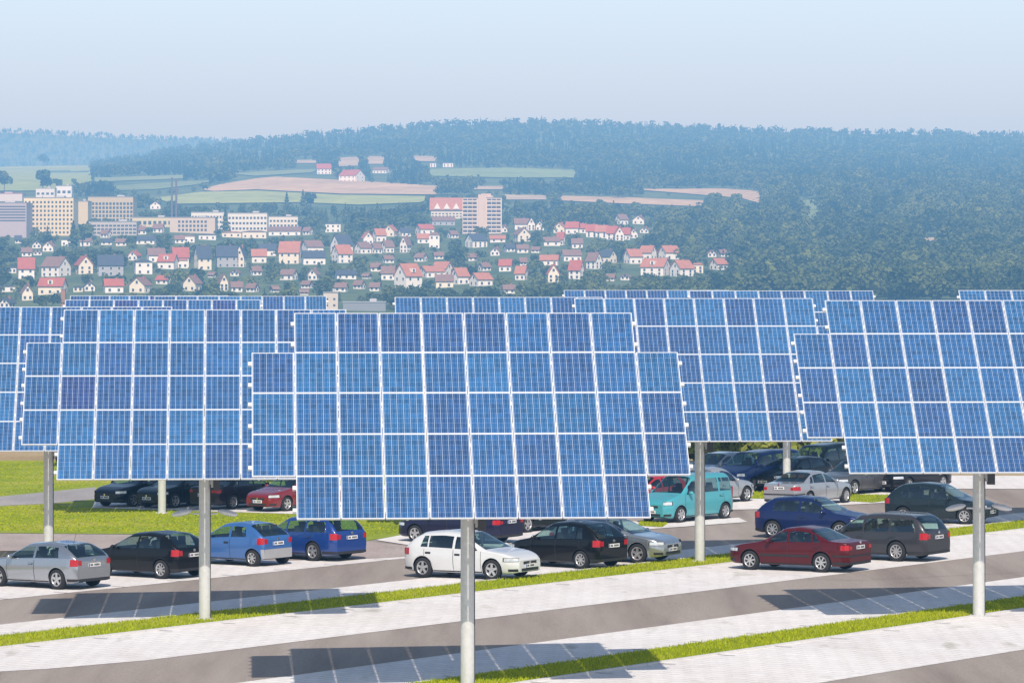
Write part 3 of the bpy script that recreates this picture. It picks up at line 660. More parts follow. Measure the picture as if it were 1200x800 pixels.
CARS = [
    (hatch(aerial=3.3), (.40, .43, .47), 'silver three-door hatchback with red tail lights at the left edge', (66, 691), HA - 1, 'R', 1, dict(metal=.75)),
    (hatch(L=4.03, W=1.72, H=1.46, wb=2.54, fo=.80, cowl=1.02, rf=1.9, r=.30), (.006, .006, .007), 'black three-door hatchback between the silver hatchback and the left tracker pole', (188, 678.6), HA, 'R', 1, dict(spokes=8)),
    (hatch(L=3.43, W=1.63, H=1.43, wb=2.35, fo=.62, cowl=.80, rf=1.55, hood=.95, r=.27), (.04, .135, .38), 'small light-blue hatchback with grey plastic bumpers beside the blue estate', (295, 664), HA, 'R', 1, dict(trimcol=(.34, .34, .35), metal=.15, spokes=7)),
    (estate(L=4.41, W=1.735, H=1.47, wb=2.515, fo=.87), (.012, .050, .24), 'deep-blue estate car parked beside the small light-blue hatchback', (366, 657.5), HA + 2, 'R', 1, dict(metal=.15)),
    (hatch(L=4.20, W=1.78, H=1.48, wb=2.578, fo=.87, cowl=1.15, rf=2.0, three=False, r=.315), (.64, .65, .66), 'white five-door hatchback facing the grass strip behind the nearest tracker pole', (576, 680), HV_ - 4, 'F', -1, dict(metal=.0)),
    (hatch(L=3.99, W=1.64, H=1.50, wb=2.46, fo=.78, cowl=1.02, rf=1.85, three=False, r=.295), (.006, .006, .007), 'black five-door hatchback parked between the white and silver hatchbacks', (680, 667), HA + 3, 'R', 1, dict(spokes=8)),
    (hatch(L=4.25, W=1.75, H=1.46, wb=2.61, fo=.88, cowl=1.12, rf=2.05, three=False, r=.315), (.40, .43, .47), 'silver five-door hatchback facing right beyond the black hatchback', (746.6, 660), HV_ - 6, 'F', -1, dict(metal=.75)),
    (saloon(L=4.43, W=1.70, H=1.40, wb=2.60, fo=.87, strip=True, bstrip=True), (.085, .004, .007), 'dark-red saloon with white number plate in the row nearest the grey estate', (962, 671), HA - 4, 'R', 1, dict(metal=.1, spokes=7)),
    (estate(L=4.70, W=1.76, H=1.52, wb=2.70, rails=(2.3, 4.2), r=.325), (.055, .055, .062), 'dark-grey estate car with roof rails beside the dark-red saloon', (1050, 658), HA - 2, 'R', 1, dict(spokes=9)),
    (hatch(L=4.18, W=1.756, H=1.475, wb=2.60, fo=.85, r=.31), (.010, .022, .105), 'dark-blue three-door hatchback behind the dark-red saloon', (905, 630.5), HV_ - 8, 'R', -1, dict(spokes=8)),
    (hatch(L=4.05, W=1.69, H=1.50, wb=2.46, fo=.82, cowl=1.08, three=False, r=.30), (.018, .030, .036), 'dark petrol-grey five-door hatchback behind the lamp of the right tracker pole', (1130, 614.5), HV_ - 8, 'F', -1, dict(spokes=8)),
    (saloon(L=4.47, W=1.74, H=1.415, wb=2.725, fo=.75, bstrip=True, tl=(4.47 - .30, 4.458, .68, .84)), (.42, .44, .47), 'silver saloon seen from behind beneath the panels at right', (992, 589.5), HU - 3, 'F', -1, dict(metal=.5, spokes=10)),
    (van(), (.07, .37, .43), 'turquoise high-roofed van behind the tracker pole right of centre', (798.5, 612.8), HD + 1, 'F', 1, dict(metal=.1, spokes=6, mirror=0) if False else dict(metal=.1, spokes=6)),
    (hatch(L=4.09, W=1.73, H=1.50, wb=2.51, fo=.80, cowl=1.25, rf=1.85, hood=.90, r=.315,
           top=[(0, .52), (.03, .60), (.16, .72), (.5, .86), (.95, .93), (1.25, .96), (1.85, 1.40), (2.25, 1.50), (2.8, 1.44), (3.35, 1.20), (3.75, .98), (4.0, .84), (4.09, .72)],
           rr=2.95, dk=3.6, belt=[(0, .50), (.16, .62), (.5, .72), (1.25, .86), (2.4, .90), (3.2, .88), (3.9, .76), (4.09, .66)],
           win=[(1.47, 2.45, 1.7, 2.45), (2.54, 3.1, 2.54, 2.85)], doors=[(1.37, 2.5)], tl=(3.75, 4.0, .62, .74)), (.40, .42, .44), 'silver round-roofed small car mostly hidden by the turquoise van', (875.6, 588), HU, 'F', -1, dict(metal=.4)),
    (van(L=4.62, W=1.81, H=1.73, wb=2.84, fo=.90), (.016, .045, .20), 'dark-blue people carrier behind the silver round-roofed car', (884, 576.5), HD, 'F', 1, dict(metal=.2)),
    (hatch(three=False, H=1.45), (.42, .43, .45), 'silver hatchback roof showing behind the dark-blue people carrier', (838, 570), HD, 'F', 1, dict(metal=.5)),
    (hatch(), (.02, .02, .024), 'small black hatchback half hidden by the far pole and the silver saloon', (926, 576), HD, 'F', 1, dict()),
    (van(L=4.6, W=1.82, H=1.80, wb=2.85, fo=.9), (.022, .042, .046), 'dark-green people carrier with large windscreen before the hedge', (962, 569), HD, 'F', 1, dict()),
    (estate(L=4.6), (.10, .10, .11), 'grey estate car between the silver saloon and the black hatchback facing us', (1002, 580.5), HD, 'F', 1, dict(metal=.4)),
    (hatch(L=4.20, W=1.76, three=False), (.010, .010, .014), 'black hatchback with white number plate facing us beneath the right panels', (1066, 577), HD, 'F', 1, dict()),
    (hatch(L=4.20, W=1.76, three=False), (.010, .012, .022), 'black hatchback facing us, leftmost in the row behind the lawn', (157, 594.3), HD - 2, 'F', 1, dict()),
    (hatch(L=4.2, three=False), (.010, .010, .012), 'black hatchback facing us behind the short far pole on the lawn', (206, 595.8), HD - 2, 'F', 1, dict()),
    (saloon(L=4.5, pr=.62), (.020, .010, .018), 'blackish saloon seen from behind, beside the bright red saloon', (274, 597), HU, 'R', -1, dict(spokes=8)),
    (saloon(L=4.48, H=1.42), (.21, .008, .012), 'bright red saloon facing us behind the small light-blue hatchback', (337, 599.5), HD - 2, 'F', 1, dict(metal=.1)),
    (saloon(L=4.5), (.014, .014, .045), 'dark violet-blue saloon behind the white hatchback, front wheel showing', (486, 635.5), HA - 4, 'F', 1, dict(metal=.2)),
    (hatch(L=4.2, three=False), (.012, .022, .024), 'dark-green hatchback seen from behind, half hidden by the black hatchback', (619, 624.5), HU, 'R', -1, dict()),
    (hatch(L=4.1, three=False), (.45, .02, .03), 'red hatchback hidden behind the turquoise van', (752, 601), HD, 'F', 1, dict(metal=.1)),
]
for spec, colr, lab, cp, hd, wh, sd, kw in CARS:
    make_car(spec, colr, lab, cp, hd, wh, sd, **kw)
# ------------------------------------------------------------------ the hill across the valley
XB = [(-400, 190), (0, 189), (115, 187), (200, 172), (300, 160), (400, 150), (500, 141), (640, 137), (800, 144), (900, 148), (1000, 150), (1200, 153), (1600, 158)]
XA = [(-400, 142), (0, 148), (60, 151), (150, 156), (300, 162), (420, 170), (1600, 185)]
DK = [1300, 1480, 1650, 1900, 2300, 2700, 3100, 3500, 4200, 5500, 6400, 8000, 9200]
def hill_y(x, D):
    yb = pl(XB, x) + 7; ya = pl(XA, x) + 6
    ys = [404, 363, 346, 315, 276, 250, 229, 211, yb + (211 - yb) * .55, yb, yb + 26, ya, ya + 25]
    y = pl(list(zip(DK, ys)), D)
    if D < 4600: y += 1.6 * math.sin(x / 83 + D / 610) + 1.1 * math.sin(x / 37 - D / 340)
    return y
def hill_z(X, D): return HC + (HY - hill_y(600 + X * F / D, D)) * D / F
def H(x, y):
    lo, hi = 1490.0, 5480.0
    if y >= hill_y(x, lo): D = lo
    elif y <= hill_y(x, hi): D = hi
    else:
        for _ in range(36):
            m = (lo + hi) / 2
            if hill_y(x, m) > y: lo = m
            else: hi = m
        D = (lo + hi) / 2
    X = (x - 600) * D / F
    return X, D, hill_z(X, D)
HILL = ground_mat('hill_meadow', ((.07, .11, .03), (.11, .15, .045), (.16, .19, .07)), .012, fine=.15)
ds = [1300 + 36 * i for i in range(116)] + [5500 + 190 * i for i in range(20)]
xcols = list(range(-600, 1801, 24))
mb = MB(); mb.grid([[((x - 600) * D / F, D, hill_z((x - 600) * D / F, D)) for x in xcols] for D in ds], HILL, True)
tag(mb.build('hills'), kind='structure')
def field_sheet(pts, col, off=.8):
    x0, x1 = min(p[0] for p in pts), max(p[0] for p in pts); y0, y1 = min(p[1] for p in pts), max(p[1] for p in pts)
    m = MB(); n = max(8, int((x1 - x0) / 4)); k = 14
    def span(x):
        ys = []
        for i in range(len(pts)):
            (ax, ay), (bx, by) = pts[i - 1], pts[i]
            if (ax <= x) != (bx <= x): ys.append(ay + (by - ay) * (x - ax) / (bx - ax))
        return (min(ys), max(ys)) if len(ys) >= 2 else None
    rows = []
    for i in range(n + 1):
        s = span(x0 + .01 + (x1 - x0 - .02) * i / n)
        if s: rows.append([(lambda p: (p[0], p[1], p[2] + off))(H(x0 + (x1 - x0) * i / n, lerp(s[1], s[0], j / k))) for j in range(k + 1)])
    m.grid(rows, ground_mat('field', tuple(tuple(c * q for c in col) for q in (.85, 1, 1.12)), .01, fine=.08), True)
    tag(m.build('field'), kind='structure')
TAN = (.60, .44, .26); PGREEN = (.33, .40, .12); PALE = (.52, .42, .28)
FIELDS = [
    ([(-60, 186), (0, 186), (105, 192), (108, 213), (60, 224), (-60, 226)], PGREEN),
    ([(235, 223), (262, 216), (300, 210), (322, 208), (420, 213), (516, 219), (513, 229), (400, 228), (300, 223), (250, 225)], TAN),
    ([(180, 233), (235, 226), (300, 224.5), (400, 229.5), (505, 231), (495, 238), (420, 241), (350, 238), (205, 240)], (.38, .44, .14)),
    ([(394, 186), (422, 184), (422, 195), (396, 196)], PALE), ([(429, 184), (451, 184), (449, 193), (430, 193)], PALE),
    ([(345, 188.5), (372, 188), (372, 192), (345, 192)], PALE), ([(484, 183), (513, 184), (512, 190), (485, 189.5)], PALE),
    ([(500, 199), (600, 197), (676, 200), (672, 209), (590, 209), (505, 207)], (.25, .33, .12)),
    ([(738, 222.5), (850, 222), (892, 225), (893, 240), (868, 233), (800, 227.5)], TAN), ([(590, 229), (640, 230), (640, 235), (590, 235)], PALE),
    ([(655, 230.5), (740, 232.5), (826, 236), (824, 243), (740, 240), (657, 236)], TAN),
    ([(940, 236), (962, 234), (958, 262), (943, 258)], (.22, .28, .10)),
    ([(108, 209), (215, 206), (215, 210), (112, 214)], (.27, .33, .13)), ([(130, 219), (205, 214), (258, 211), (232, 217), (180, 223), (140, 224)], (.22, .28, .11)), ([(262, 204), (340, 200), (372, 199), (366, 203), (300, 207)], (.25, .31, .13)),
    ([(555, 219), (590, 219), (590, 223), (555, 223)], PALE), ([(1075, 281), (1100, 279), (1104, 283), (1078, 285)], PALE),
]
for pts, col in FIELDS: field_sheet(pts, col)

# ------------------------------------------------------------------ village
WALLS = dict(w=((.86, .83, .79), 'white'), c=((.83, .76, .62), 'cream'), g=((.42, .42, .43), 'grey'), y=((.70, .52, .22), 'yellow'))
ROOFS = dict(r=((.42, .125, .085), 'crimson'), o=((.45, .19, .12), 'orange'), d=((.075, .085, .11), 'slate'), p=((.25, .155, .125), 'dull brown'))
WIN = MB(); WIN.box((0, 0, 0), (1.25, .08, 1.45), flat((.66, .65, .63))); WIN.box((0, -.03, 0), (1.0, .06, 1.2), M['pane']); WIN = WIN.mesh('window')
boxes = []          # (x0, x1, y0, y1, D) of every building in the photo, so that the trees leave them in view
def window(root, x, y, z, rz=0):
    q = link('window', WIN, root); q.location = (x, y, z); q.rotation_euler = (0, 0, rz); return q
def house(x0, x1, y0, y1, typ, roof, wall, yaw, label, group):
    X, D, Z = H((x0 + x1) / 2, y1); S = D / F; w = (x1 - x0) * S; h = (y1 - y0) * S
    boxes.append((x0, x1, y0, y1, D))
    wm, rm = flat(WALLS[wall][0], .08), flat(ROOFS[roof][0], .22, .85, .5)
    root = empty('house', (X, D + .35 * w, Z - .3), R(yaw)); m = MB()
    c, s = abs(math.cos(R(yaw))), abs(math.sin(R(yaw))); dp = .8 * w
    bw = max(.55 * w, (w - dp * s * .8) / max(c, .3)); e = h * (.52 if typ != 'F' else .82) + .3; rt = h + .3; hw, hd = bw / 2, dp / 2
    if typ == 'S':                                   # ridge runs sideways
        m.add([(-hw, -hd, -3), (hw, -hd, -3), (hw, hd, -3), (-hw, hd, -3), (-hw, -hd, e), (hw, -hd, e), (hw, hd, e), (-hw, hd, e), (-hw, 0, rt - .15), (hw, 0, rt - .15)],
              [(0, 1, 5, 4), (2, 3, 7, 6), (1, 2, 6, 9, 5), (3, 0, 4, 8, 7)], wm)
    elif typ == 'G':                                 # gable to the viewer
        m.add([(-hw, -hd, -3), (hw, -hd, -3), (hw, hd, -3), (-hw, hd, -3), (-hw, -hd, e), (hw, -hd, e), (hw, hd, e), (-hw, hd, e), (0, -hd, rt - .15), (0, hd, rt - .15)],
              [(0, 1, 5, 8, 4), (2, 3, 7, 9, 6), (1, 2, 6, 5), (3, 0, 4, 7)], wm)
    else: m.box((0, 0, e / 2 - 1.5), (bw, dp, e + 3), wm)
    m.build('wall', root); m = MB(); ov = .45; t = .28
    def slab(a, b, cc, d):
        vs = [Vector(p) for p in (a, b, cc, d)]; n = (vs[1] - vs[0]).cross(vs[2] - vs[0]).normalized()
        if n.z < 0: n = -n
        up = [p + n * t for p in vs]; m.add(vs + up, [(3, 2, 1, 0), (4, 5, 6, 7), (0, 1, 5, 4), (1, 2, 6, 5), (2, 3, 7, 6), (3, 0, 4, 7)], rm)
    if typ == 'S':
        k = (rt - e) / hd
        for sg in (-1, 1): slab((-hw - ov, sg * (hd + ov), e - ov * k), (hw + ov, sg * (hd + ov), e - ov * k), (hw + ov, 0, rt), (-hw - ov, 0, rt))
    elif typ == 'G':
        k = (rt - e) / hw
        for sg in (-1, 1): slab((sg * (hw + ov), -hd - ov, e - ov * k), (sg * (hw + ov), hd + ov, e - ov * k), (0, hd + ov, rt), (0, -hd - ov, rt))
    else:
        m.add([(-hw - ov, -hd - ov, e), (hw + ov, -hd - ov, e), (hw + ov, hd + ov, e), (-hw - ov, hd + ov, e), (-hw * .5, 0, rt), (hw * .5, 0, rt)], [(0, 1, 5, 4), (1, 2, 5), (2, 3, 4, 5), (3, 0, 4), (3, 2, 1, 0)], rm)
    rf = m.build('roof', root)
    if typ != 'F' and w > 5:
        m = MB(); m.box((hw * .35, hd * .25 if typ == 'S' else hd * .2, rt - .2), (.8, .7, 1.9), flat((.34, .17, .13))); m.build('chimney', rf)
    fl = [1.5] if e < 4.2 else [1.3, e - 1.5]
    n = max(2, min(4, int(bw / 3)))
    for z in fl:
        for i in range(n): window(root, (i + .5) * bw / n - hw, -hd - .03, z)
        for i in range(2):
            for sg in (-1, 1):
                if sg * yaw < 0: window(root, sg * (hw + .03), (i + .5) * dp / 2 - hd, z, sg * math.pi / 2)
    if typ == 'G': window(root, 0, -hd - .03, lerp(e, rt, .35))
    elif typ == 'S' and abs(yaw) > 15: window(root, (-1 if yaw > 0 else 1) * (hw + .03), 0, lerp(e, rt, .3), (-1 if yaw > 0 else 1) * math.pi / 2)
    if typ == 'S' and (x0, y0) in DORMERS:
        m = MB(); z = lerp(e, rt, .35); m.box((0, -hd * .62, z + .5), (2.2, hd * .6, 1.7), wm); d = m.build('dormer', root)
        q = window(d, 0, -hd * .93, z + .5); 
    tag(root, label, 'house', group)
DORMERS = {(45, 326), (185, 298), (463, 309), (207, 289), (752, 303)}
VILLAGE = {  # row -> houses (x0, x1, ridge row, base row, type, roof, wall, yaw)
 'in the lowest far-left row': [(0, 18, 334, 342, 'F', 'd', 'w', 0), (23, 38, 334, 352, 'G', 'p', 'c', 18), (45, 76, 326, 345, 'S', 'r', 'c', -8), (0, 16, 349, 361, 'G', 'd', 'w', -25), (97, 111, 330, 341, 'G', 'd', 'w', 10), (120, 144, 327, 343, 'S', 'r', 'w', 12), (152, 176, 325, 343, 'G', 'p', 'c', -22), (183, 200, 323, 333, 'S', 'r', 'w', -20), (215, 235, 323, 341, 'G', 'p', 'c', -24), (255, 267, 321, 341, 'G', 'p', 'c', 20), (86, 97, 335, 342, 'F', 'd', 'c', 0)],
 'in the second left row': [(20, 40, 302, 327, 'S', 'r', 'w', 8), (49, 80, 301, 324, 'S', 'p', 'w', -28), (87, 108, 300, 321, 'G', 'r', 'c', 22), (112, 144, 299, 323, 'S', 'd', 'g', 10), (150, 164, 294, 305, 'G', 'r', 'w', -20), (156, 178, 304, 321, 'F', 'd', 'w', 12), (171, 193, 291, 307, 'S', 'p', 'w', 14), (185, 207, 298, 315, 'S', 'r', 'w', -12), (201, 221, 290, 313, 'S', 'r', 'w', 10), (227, 247, 288, 316, 'S', 'd', 'c', 24), (252, 278, 288, 313, 'S', 'd', 'g', 8), (276, 288, 288, 313, 'G', 'd', 'c', -14), (10, 19, 312, 320, 'F', 'd', 'w', 0), (207, 220, 303, 314, 'F', 'o', 'w', 6)],
 'below the factory blocks': [(72, 84, 279, 288, 'F', 'd', 'w', 0), (118, 131, 280, 287, 'S', 'd', 'w', 4), (135, 148, 280, 288, 'S', 'p', 'w', 6), (160, 182, 277, 286, 'S', 'd', 'w', -4), (204, 216, 276, 285, 'S', 'p', 'w', 8), (215, 228, 275, 284, 'F', 'p', 'w', 0), (233, 253, 274, 281, 'F', 'd', 'w', 0), (260, 283, 271, 278, 'F', 'o', 'c', 0), (284, 312, 270, 279, 'F', 'p', 'c', 0), (38, 48, 282, 291, 'G', 'd', 'w', 0), (17, 25, 276, 285, 'S', 'd', 'w', 8)],
 'below the white school': [(294, 312, 292, 308, 'S', 'o', 'w', 6), (302, 323, 286, 300, 'S', 'd', 'w', 8), (327, 352, 283, 309, 'S', 'o', 'c', -6), (353, 378, 282, 297, 'S', 'p', 'w', 26), (353, 381, 294, 310, 'S', 'd', 'w', 8), (388, 412, 275, 300, 'S', 'd', 'w', 36), (389, 412, 287, 308, 'S', 'o', 'w', 30), (328, 348, 316, 328, 'S', 'p', 'w', -22), (361, 374, 315, 328, 'G', 'p', 'w', -18), (392, 417, 317, 327, 'S', 'd', 'w', 10), (315, 352, 266, 276, 'S', 'p', 'w', 0), (380, 399, 260, 272, 'F', 'd', 'w', 6)],
 'in the cluster beside the tower block': [(423, 437, 272, 286, 'G', 'o', 'w', 18), (437, 452, 268, 283, 'S', 'o', 'w', 24), (450, 465, 264, 277, 'G', 'o', 'c', -18), (416, 434, 284, 297, 'S', 'p', 'w', 34), (434, 447, 285, 297, 'S', 'p', 'w', 34), (447, 461, 282, 296, 'S', 'p', 'w', 34), (469, 481, 277, 296, 'G', 'p', 'w', -28), (467, 481, 267, 277, 'S', 'd', 'w', 24), (487, 508, 263, 274, 'S', 'r', 'w', 24), (488, 503, 274, 285, 'S', 'o', 'w', 8), (503, 515, 272, 291, 'F', 'p', 'w', 0), (546, 570, 274, 290, 'S', 'd', 'w', 30), (574, 592, 276, 284, 'S', 'o', 'w', 2), (505, 533, 254, 264, 'S', 'p', 'g', 4)],
 'in the group below the tower block': [(447, 463, 312, 328, 'S', 'p', 'w', -6), (463, 493, 309, 338, 'S', 'o', 'w', 38), (491, 520, 312, 325, 'S', 'o', 'w', 26), (507, 530, 307, 323, 'S', 'o', 'w', -28), (510, 531, 322, 337, 'S', 'p', 'c', 4), (529, 549, 314, 333, 'S', 'o', 'w', 34), (551, 576, 320, 335, 'S', 'o', 'w', 32), (585, 600, 304, 318, 'S', 'r', 'w', -8), (591, 603, 286, 295, 'S', 'd', 'w', 20)],
 'in the long curved terrace': [(602, 620, 256, 269, 'S', 'p', 'w', 6), (618, 627, 255, 270, 'G', 'd', 'w', 4), (628, 638, 259, 270, 'G', 'd', 'w', -6), (602, 621, 267, 283, 'G', 'p', 'c', 22), (649, 664, 261, 273, 'G', 'o', 'c', -14), (663, 679, 260, 274, 'S', 'r', 'w', -8), (674, 688, 262, 273, 'S', 'r', 'w', -8), (687, 701, 263, 278, 'S', 'r', 'w', -8), (698, 713, 264, 279, 'S', 'o', 'w', -8), (711, 724, 265, 281, 'S', 'r', 'w', -8), (720, 731, 266, 282, 'G', 'r', 'w', 8), (729, 739, 267, 281, 'S', 'r', 'w', -8), (738, 748, 268, 279, 'G', 'p', 'w', -6)],
 'just under the curved terrace': [(636, 656, 278, 288, 'S', 'p', 'w', 6), (653, 662, 272, 287, 'S', 'r', 'w', -20), (632, 655, 299, 311, 'S', 'o', 'w', -6), (658, 681, 293, 306, 'S', 'p', 'w', 10), (688, 705, 296, 315, 'S', 'p', 'w', -36), (703, 722, 293, 308, 'S', 'd', 'c', -34), (604, 618, 312, 328, 'S', 'o', 'w', -20), (641, 655, 310, 331, 'G', 'r', 'c', 8), (667, 684, 305, 327, 'S', 'r', 'w', -22), (609, 617, 302, 311, 'S', 'p', 'w', 6)],
 'in the group before the forest': [(732, 752, 292, 309, 'S', 'o', 'w', 26), (750, 769, 288, 304, 'S', 'o', 'w', -28), (773, 796, 288, 304, 'S', 'o', 'w', 26), (752, 786, 303, 323, 'S', 'o', 'w', -22), (787, 812, 305, 324, 'S', 'o', 'w', 34), (811, 824, 308, 320, 'F', 'o', 'c', 0), (833, 852, 303, 316, 'S', 'o', 'w', 34)],
 'on the farm beyond the field': [(370, 388, 192, 204, 'S', 'r', 'w', 8), (398, 426, 199, 213, 'S', 'r', 'w', -28), (437, 456, 196, 203, 'S', 'p', 'w', -14), (504, 511, 190, 196, 'F', 'd', 'w', 0), (519, 531, 190, 196, 'F', 'd', 'w', 0), (176, 188, 236, 245, 'G', 'd', 'w', 0)],
}
ORD = 'first second third fourth fifth sixth seventh eighth ninth tenth eleventh twelfth thirteenth fourteenth'.split()
for row, hs in VILLAGE.items():
    for i, hdef in enumerate(sorted(hs, key=lambda q: q[0] + q[1])):
        rn, wn = ROOFS[hdef[5]][1], WALLS[hdef[6]][1]
        house(*hdef, f'{wn} house with {rn} roof, {ORD[i]} from left {row}', 'houses of the village on the far slope')

rng2 = random.Random(31); n_small = 0
for _ in range(3000):                                # the many small half-hidden houses in the gaps
    x = rng2.uniform(0, 850); y = rng2.uniform(270, 346) if x < 590 else rng2.uniform(262, 330); w = rng2.uniform(10, 16); h = w * rng2.uniform(.62, .85)
    if any(x + w > b[0] - 1 and x < b[1] + 1 and y > b[2] - 1 and y - h < b[3] + 1 for b in boxes): continue
    if x > 760 and y < 300: continue
    house(x, x + w, y - h, y, rng2.choice('SSG'), 'p', 'w', rng2.choice((-28, -12, 8, 22, 32)), 'small white house with dull brown roof half hidden by village trees', 'small half-hidden village houses'); n_small += 1
    if n_small >= 46: break
def block(name, x0, x1, y0, y1, depth, wall, rows, cols, label, cat='building', winw=.6, winh=.55, top=1.2, base=.6, ribbon=False, roofcol=(.30, .30, .31), yaw=0, winmat=None, spans=None, hf=1.0):
    X, D, Z = H((x0 + x1) / 2, y1); S = D / F; w = (x1 - x0) * S; h = (y1 - y0) * S * hf; boxes.append((x0, x1, y0, y1, D))
    root = empty(name, (X, D + depth / 2, Z), R(yaw)); m = MB(); wm = flat(wall, .07)
    m.box((0, 0, h / 2 - 2), (w, depth, h + 4), wm); m.build('wall', root)
    m = MB(); m.box((0, 0, h + .2), (w + .4, depth + .4, .4), flat(roofcol)); m.box((w * .2, 0, h + .9), (w * .16, depth * .4, 1.2), flat((.5, .5, .5))); m.build('roof', root)
    if rows:
        dz = (h - top - base) / rows
        wm_ = MB(); ww = w / cols * winw; wh = dz * winh
        wm_.box((0, 0, 0), (w * .97 if ribbon else ww, .16, wh), winmat or M['pane']); me = wm_.mesh('window')
        for r in range(rows):
            for c_ in range(1 if ribbon else cols):
                xx = 0 if ribbon else (c_ + .5) * w / cols - w / 2
                if spans and not any(a <= xx / w + .5 <= b for a, b in spans): continue
                q = link('window', me, root); q.location = (xx, -depth / 2 - .05, base + (r + .5) * dz)
    tag(root, label, cat); return root, w, h, D
block('factory_block', -40, 31, 238, 278, 30, (.47, .40, .42), 6, 1, 'greyish pink factory block with long window bands at the left edge', ribbon=True, base=9, winh=.4)
block('office_block', 28, 86, 232, 276, 26, (.76, .65, .43), 8, 13, 'yellow eight-storey office block with many small windows', winw=.5, winh=.5)
block('stair_tower', 85, 103, 236, 266, 22, (.66, .54, .33), 0, 1, 'plain beige stair tower joining the yellow and brownish office blocks', top=1)
block('office_block', 103, 156, 231, 261, 26, (.56, .47, .30), 5, 13, 'brownish beige office block with window grid, right of the plain stair tower', winw=.66, winh=.62, top=3)
block('annex', 104, 160, 260, 276, 20, (.50, .46, .42), 3, 12, 'low annex with pale window rows below the brownish office block', winw=.75, winh=.5)
block('hall', 155, 202, 255, 266, 20, (.66, .58, .36), 1, 8, 'low cream hall between the office blocks and the twin stacks', winw=.6)
block('school_wing', 199, 252, 255, 273, 22, (.62, .52, .42), 3, 12, 'beige flat-roofed wing with dark windows beside the twin stacks', spans=((.2, .8),))
block('school', 224, 264, 249, 270, 16, (.76, .73, .66), 3, 11, 'long white school, left wing before the dark pointed tree', winh=.4)
block('school', 267, 313, 250, 272, 16, (.76, .73, .66), 3, 11, 'long white school, middle wing right of the dark pointed tree', winh=.4)
block('school', 311, 349, 254, 268, 16, (.76, .70, .60), 2, 9, 'low cream-white school wing farthest right of the row', winh=.4)
block('flat_roofed_building', 42, 64, 221, 232, 14, (.72, .70, .68), 1, 4, 'pale flat building standing behind the yellow office block', winh=.3)
block('flat_roofed_building', 66, 84, 218, 231, 14, (.78, .78, .78), 1, 3, 'white cubic building with overhanging roof behind the yellow office block', winh=.3)
block('flat_roofed_building', -30, 26, 227, 236, 14, (.66, .60, .58), 0, 1, 'low building with red roof stripe behind the greyish pink factory', roofcol=(.45, .10, .10))
rt, w, h, D = block('apartment_house', 505, 542, 234, 256, 16, (.72, .66, .56), 2, 9, 'long apartment house with big orange roof beside the tower block', cat='apartment house', winh=.4, roofcol=(.5, .18, .10), hf=.42); h /= .42
m = MB(); hw = w / 2 + 1; m.add([(-hw, -9, h * .45), (hw, -9, h * .45), (hw, 9, h * .45), (-hw, 9, h * .45), (-hw, 0, h + 1.5), (hw, 0, h + 1.5)], [(0, 1, 5, 4), (2, 3, 4, 5), (1, 2, 5), (3, 0, 4), (3, 2, 1, 0)], flat(ROOFS['o'][0], .2)); pr = m.build('pitched_roof', rt)
for k in (-.3, 0, .3): m = MB(); m.add([(k * w - 2.2, -9.2, h * .5), (k * w + 2.2, -9.2, h * .5), (k * w, -9.2, h * .5 + 4), (k * w - 2.2, -4, h * .5), (k * w + 2.2, -4, h * .5), (k * w, -4, h * .5 + 4)], [(0, 1, 2), (1, 4, 5, 2), (0, 2, 5, 3)], flat(WALLS['w'][0])); m.build('gable', pr)
# the tower block: two window wings and a taller blank shaft
rt, w, h, D = block('tower_block', 542, 588, 232, 274, 18, (.75, .64, .56), 0, 1, 'tall pale-pink tower block of flats above the village', cat='tower block')
m = MB(); m.box((0, -9.6, h / 2 + .8), (w * .20, 2.6, h + 2.6), flat((.66, .52, .44))); m.box((w * .1, -1, h + 1.2), (w * .26, 8, 3.0), flat((.66, .5, .43))); m.build('lift_shaft', rt)
bal = MB(); bal.box((0, 0, 0), (w * .105, .5, h / 9 * .42), flat((.10, .085, .085))); bal.box((0, -.55, -h / 9 * .36), (w * .105, .6, h / 9 * .3), flat((.80, .70, .63))); bal = bal.mesh('balcony')
for r in range(9):
    for xx in (-.43, -.31, -.19, .18, .30, .42):
        q = link('balcony', bal, rt); q.location = (xx * w, -9.15, (r + .55) * h / 9)
X, D, Z = H(204, 262)
root = empty('chimney_stack', (X, D, Z)); s = D / F
for k in (-1, 1):
    m = MB(); m.tube((k * 3.2 * s * .8, 0, -2), (k * 3.2 * s * .8, 0, 54 * s * (1 if k < 0 else .97)), 2.4 * s * .62, 2.0 * s * .5, flat((.16, .13, .14)), 14); m.build('stack', root)
tag(root, 'pair of dark slender factory stacks beside the beige wing', 'chimney stack')
block('cream_building', 379, 396, 346, 366, 6, (.62, .55, .48), 2, 2, 'cream building just right of the far solar panels', winw=.3, winh=.3)
block('shed', 402, 452, 358, 368, 8, (.26, .28, .30), 0, 1, 'long low grey shed beside the cream building', roofcol=(.35, .37, .40))
block('brick_shaft', 71.5, 76.5, 340, 362, 3, (.36, .19, .12), 0, 1, 'narrow brown brick shaft at the left end of the far panels')

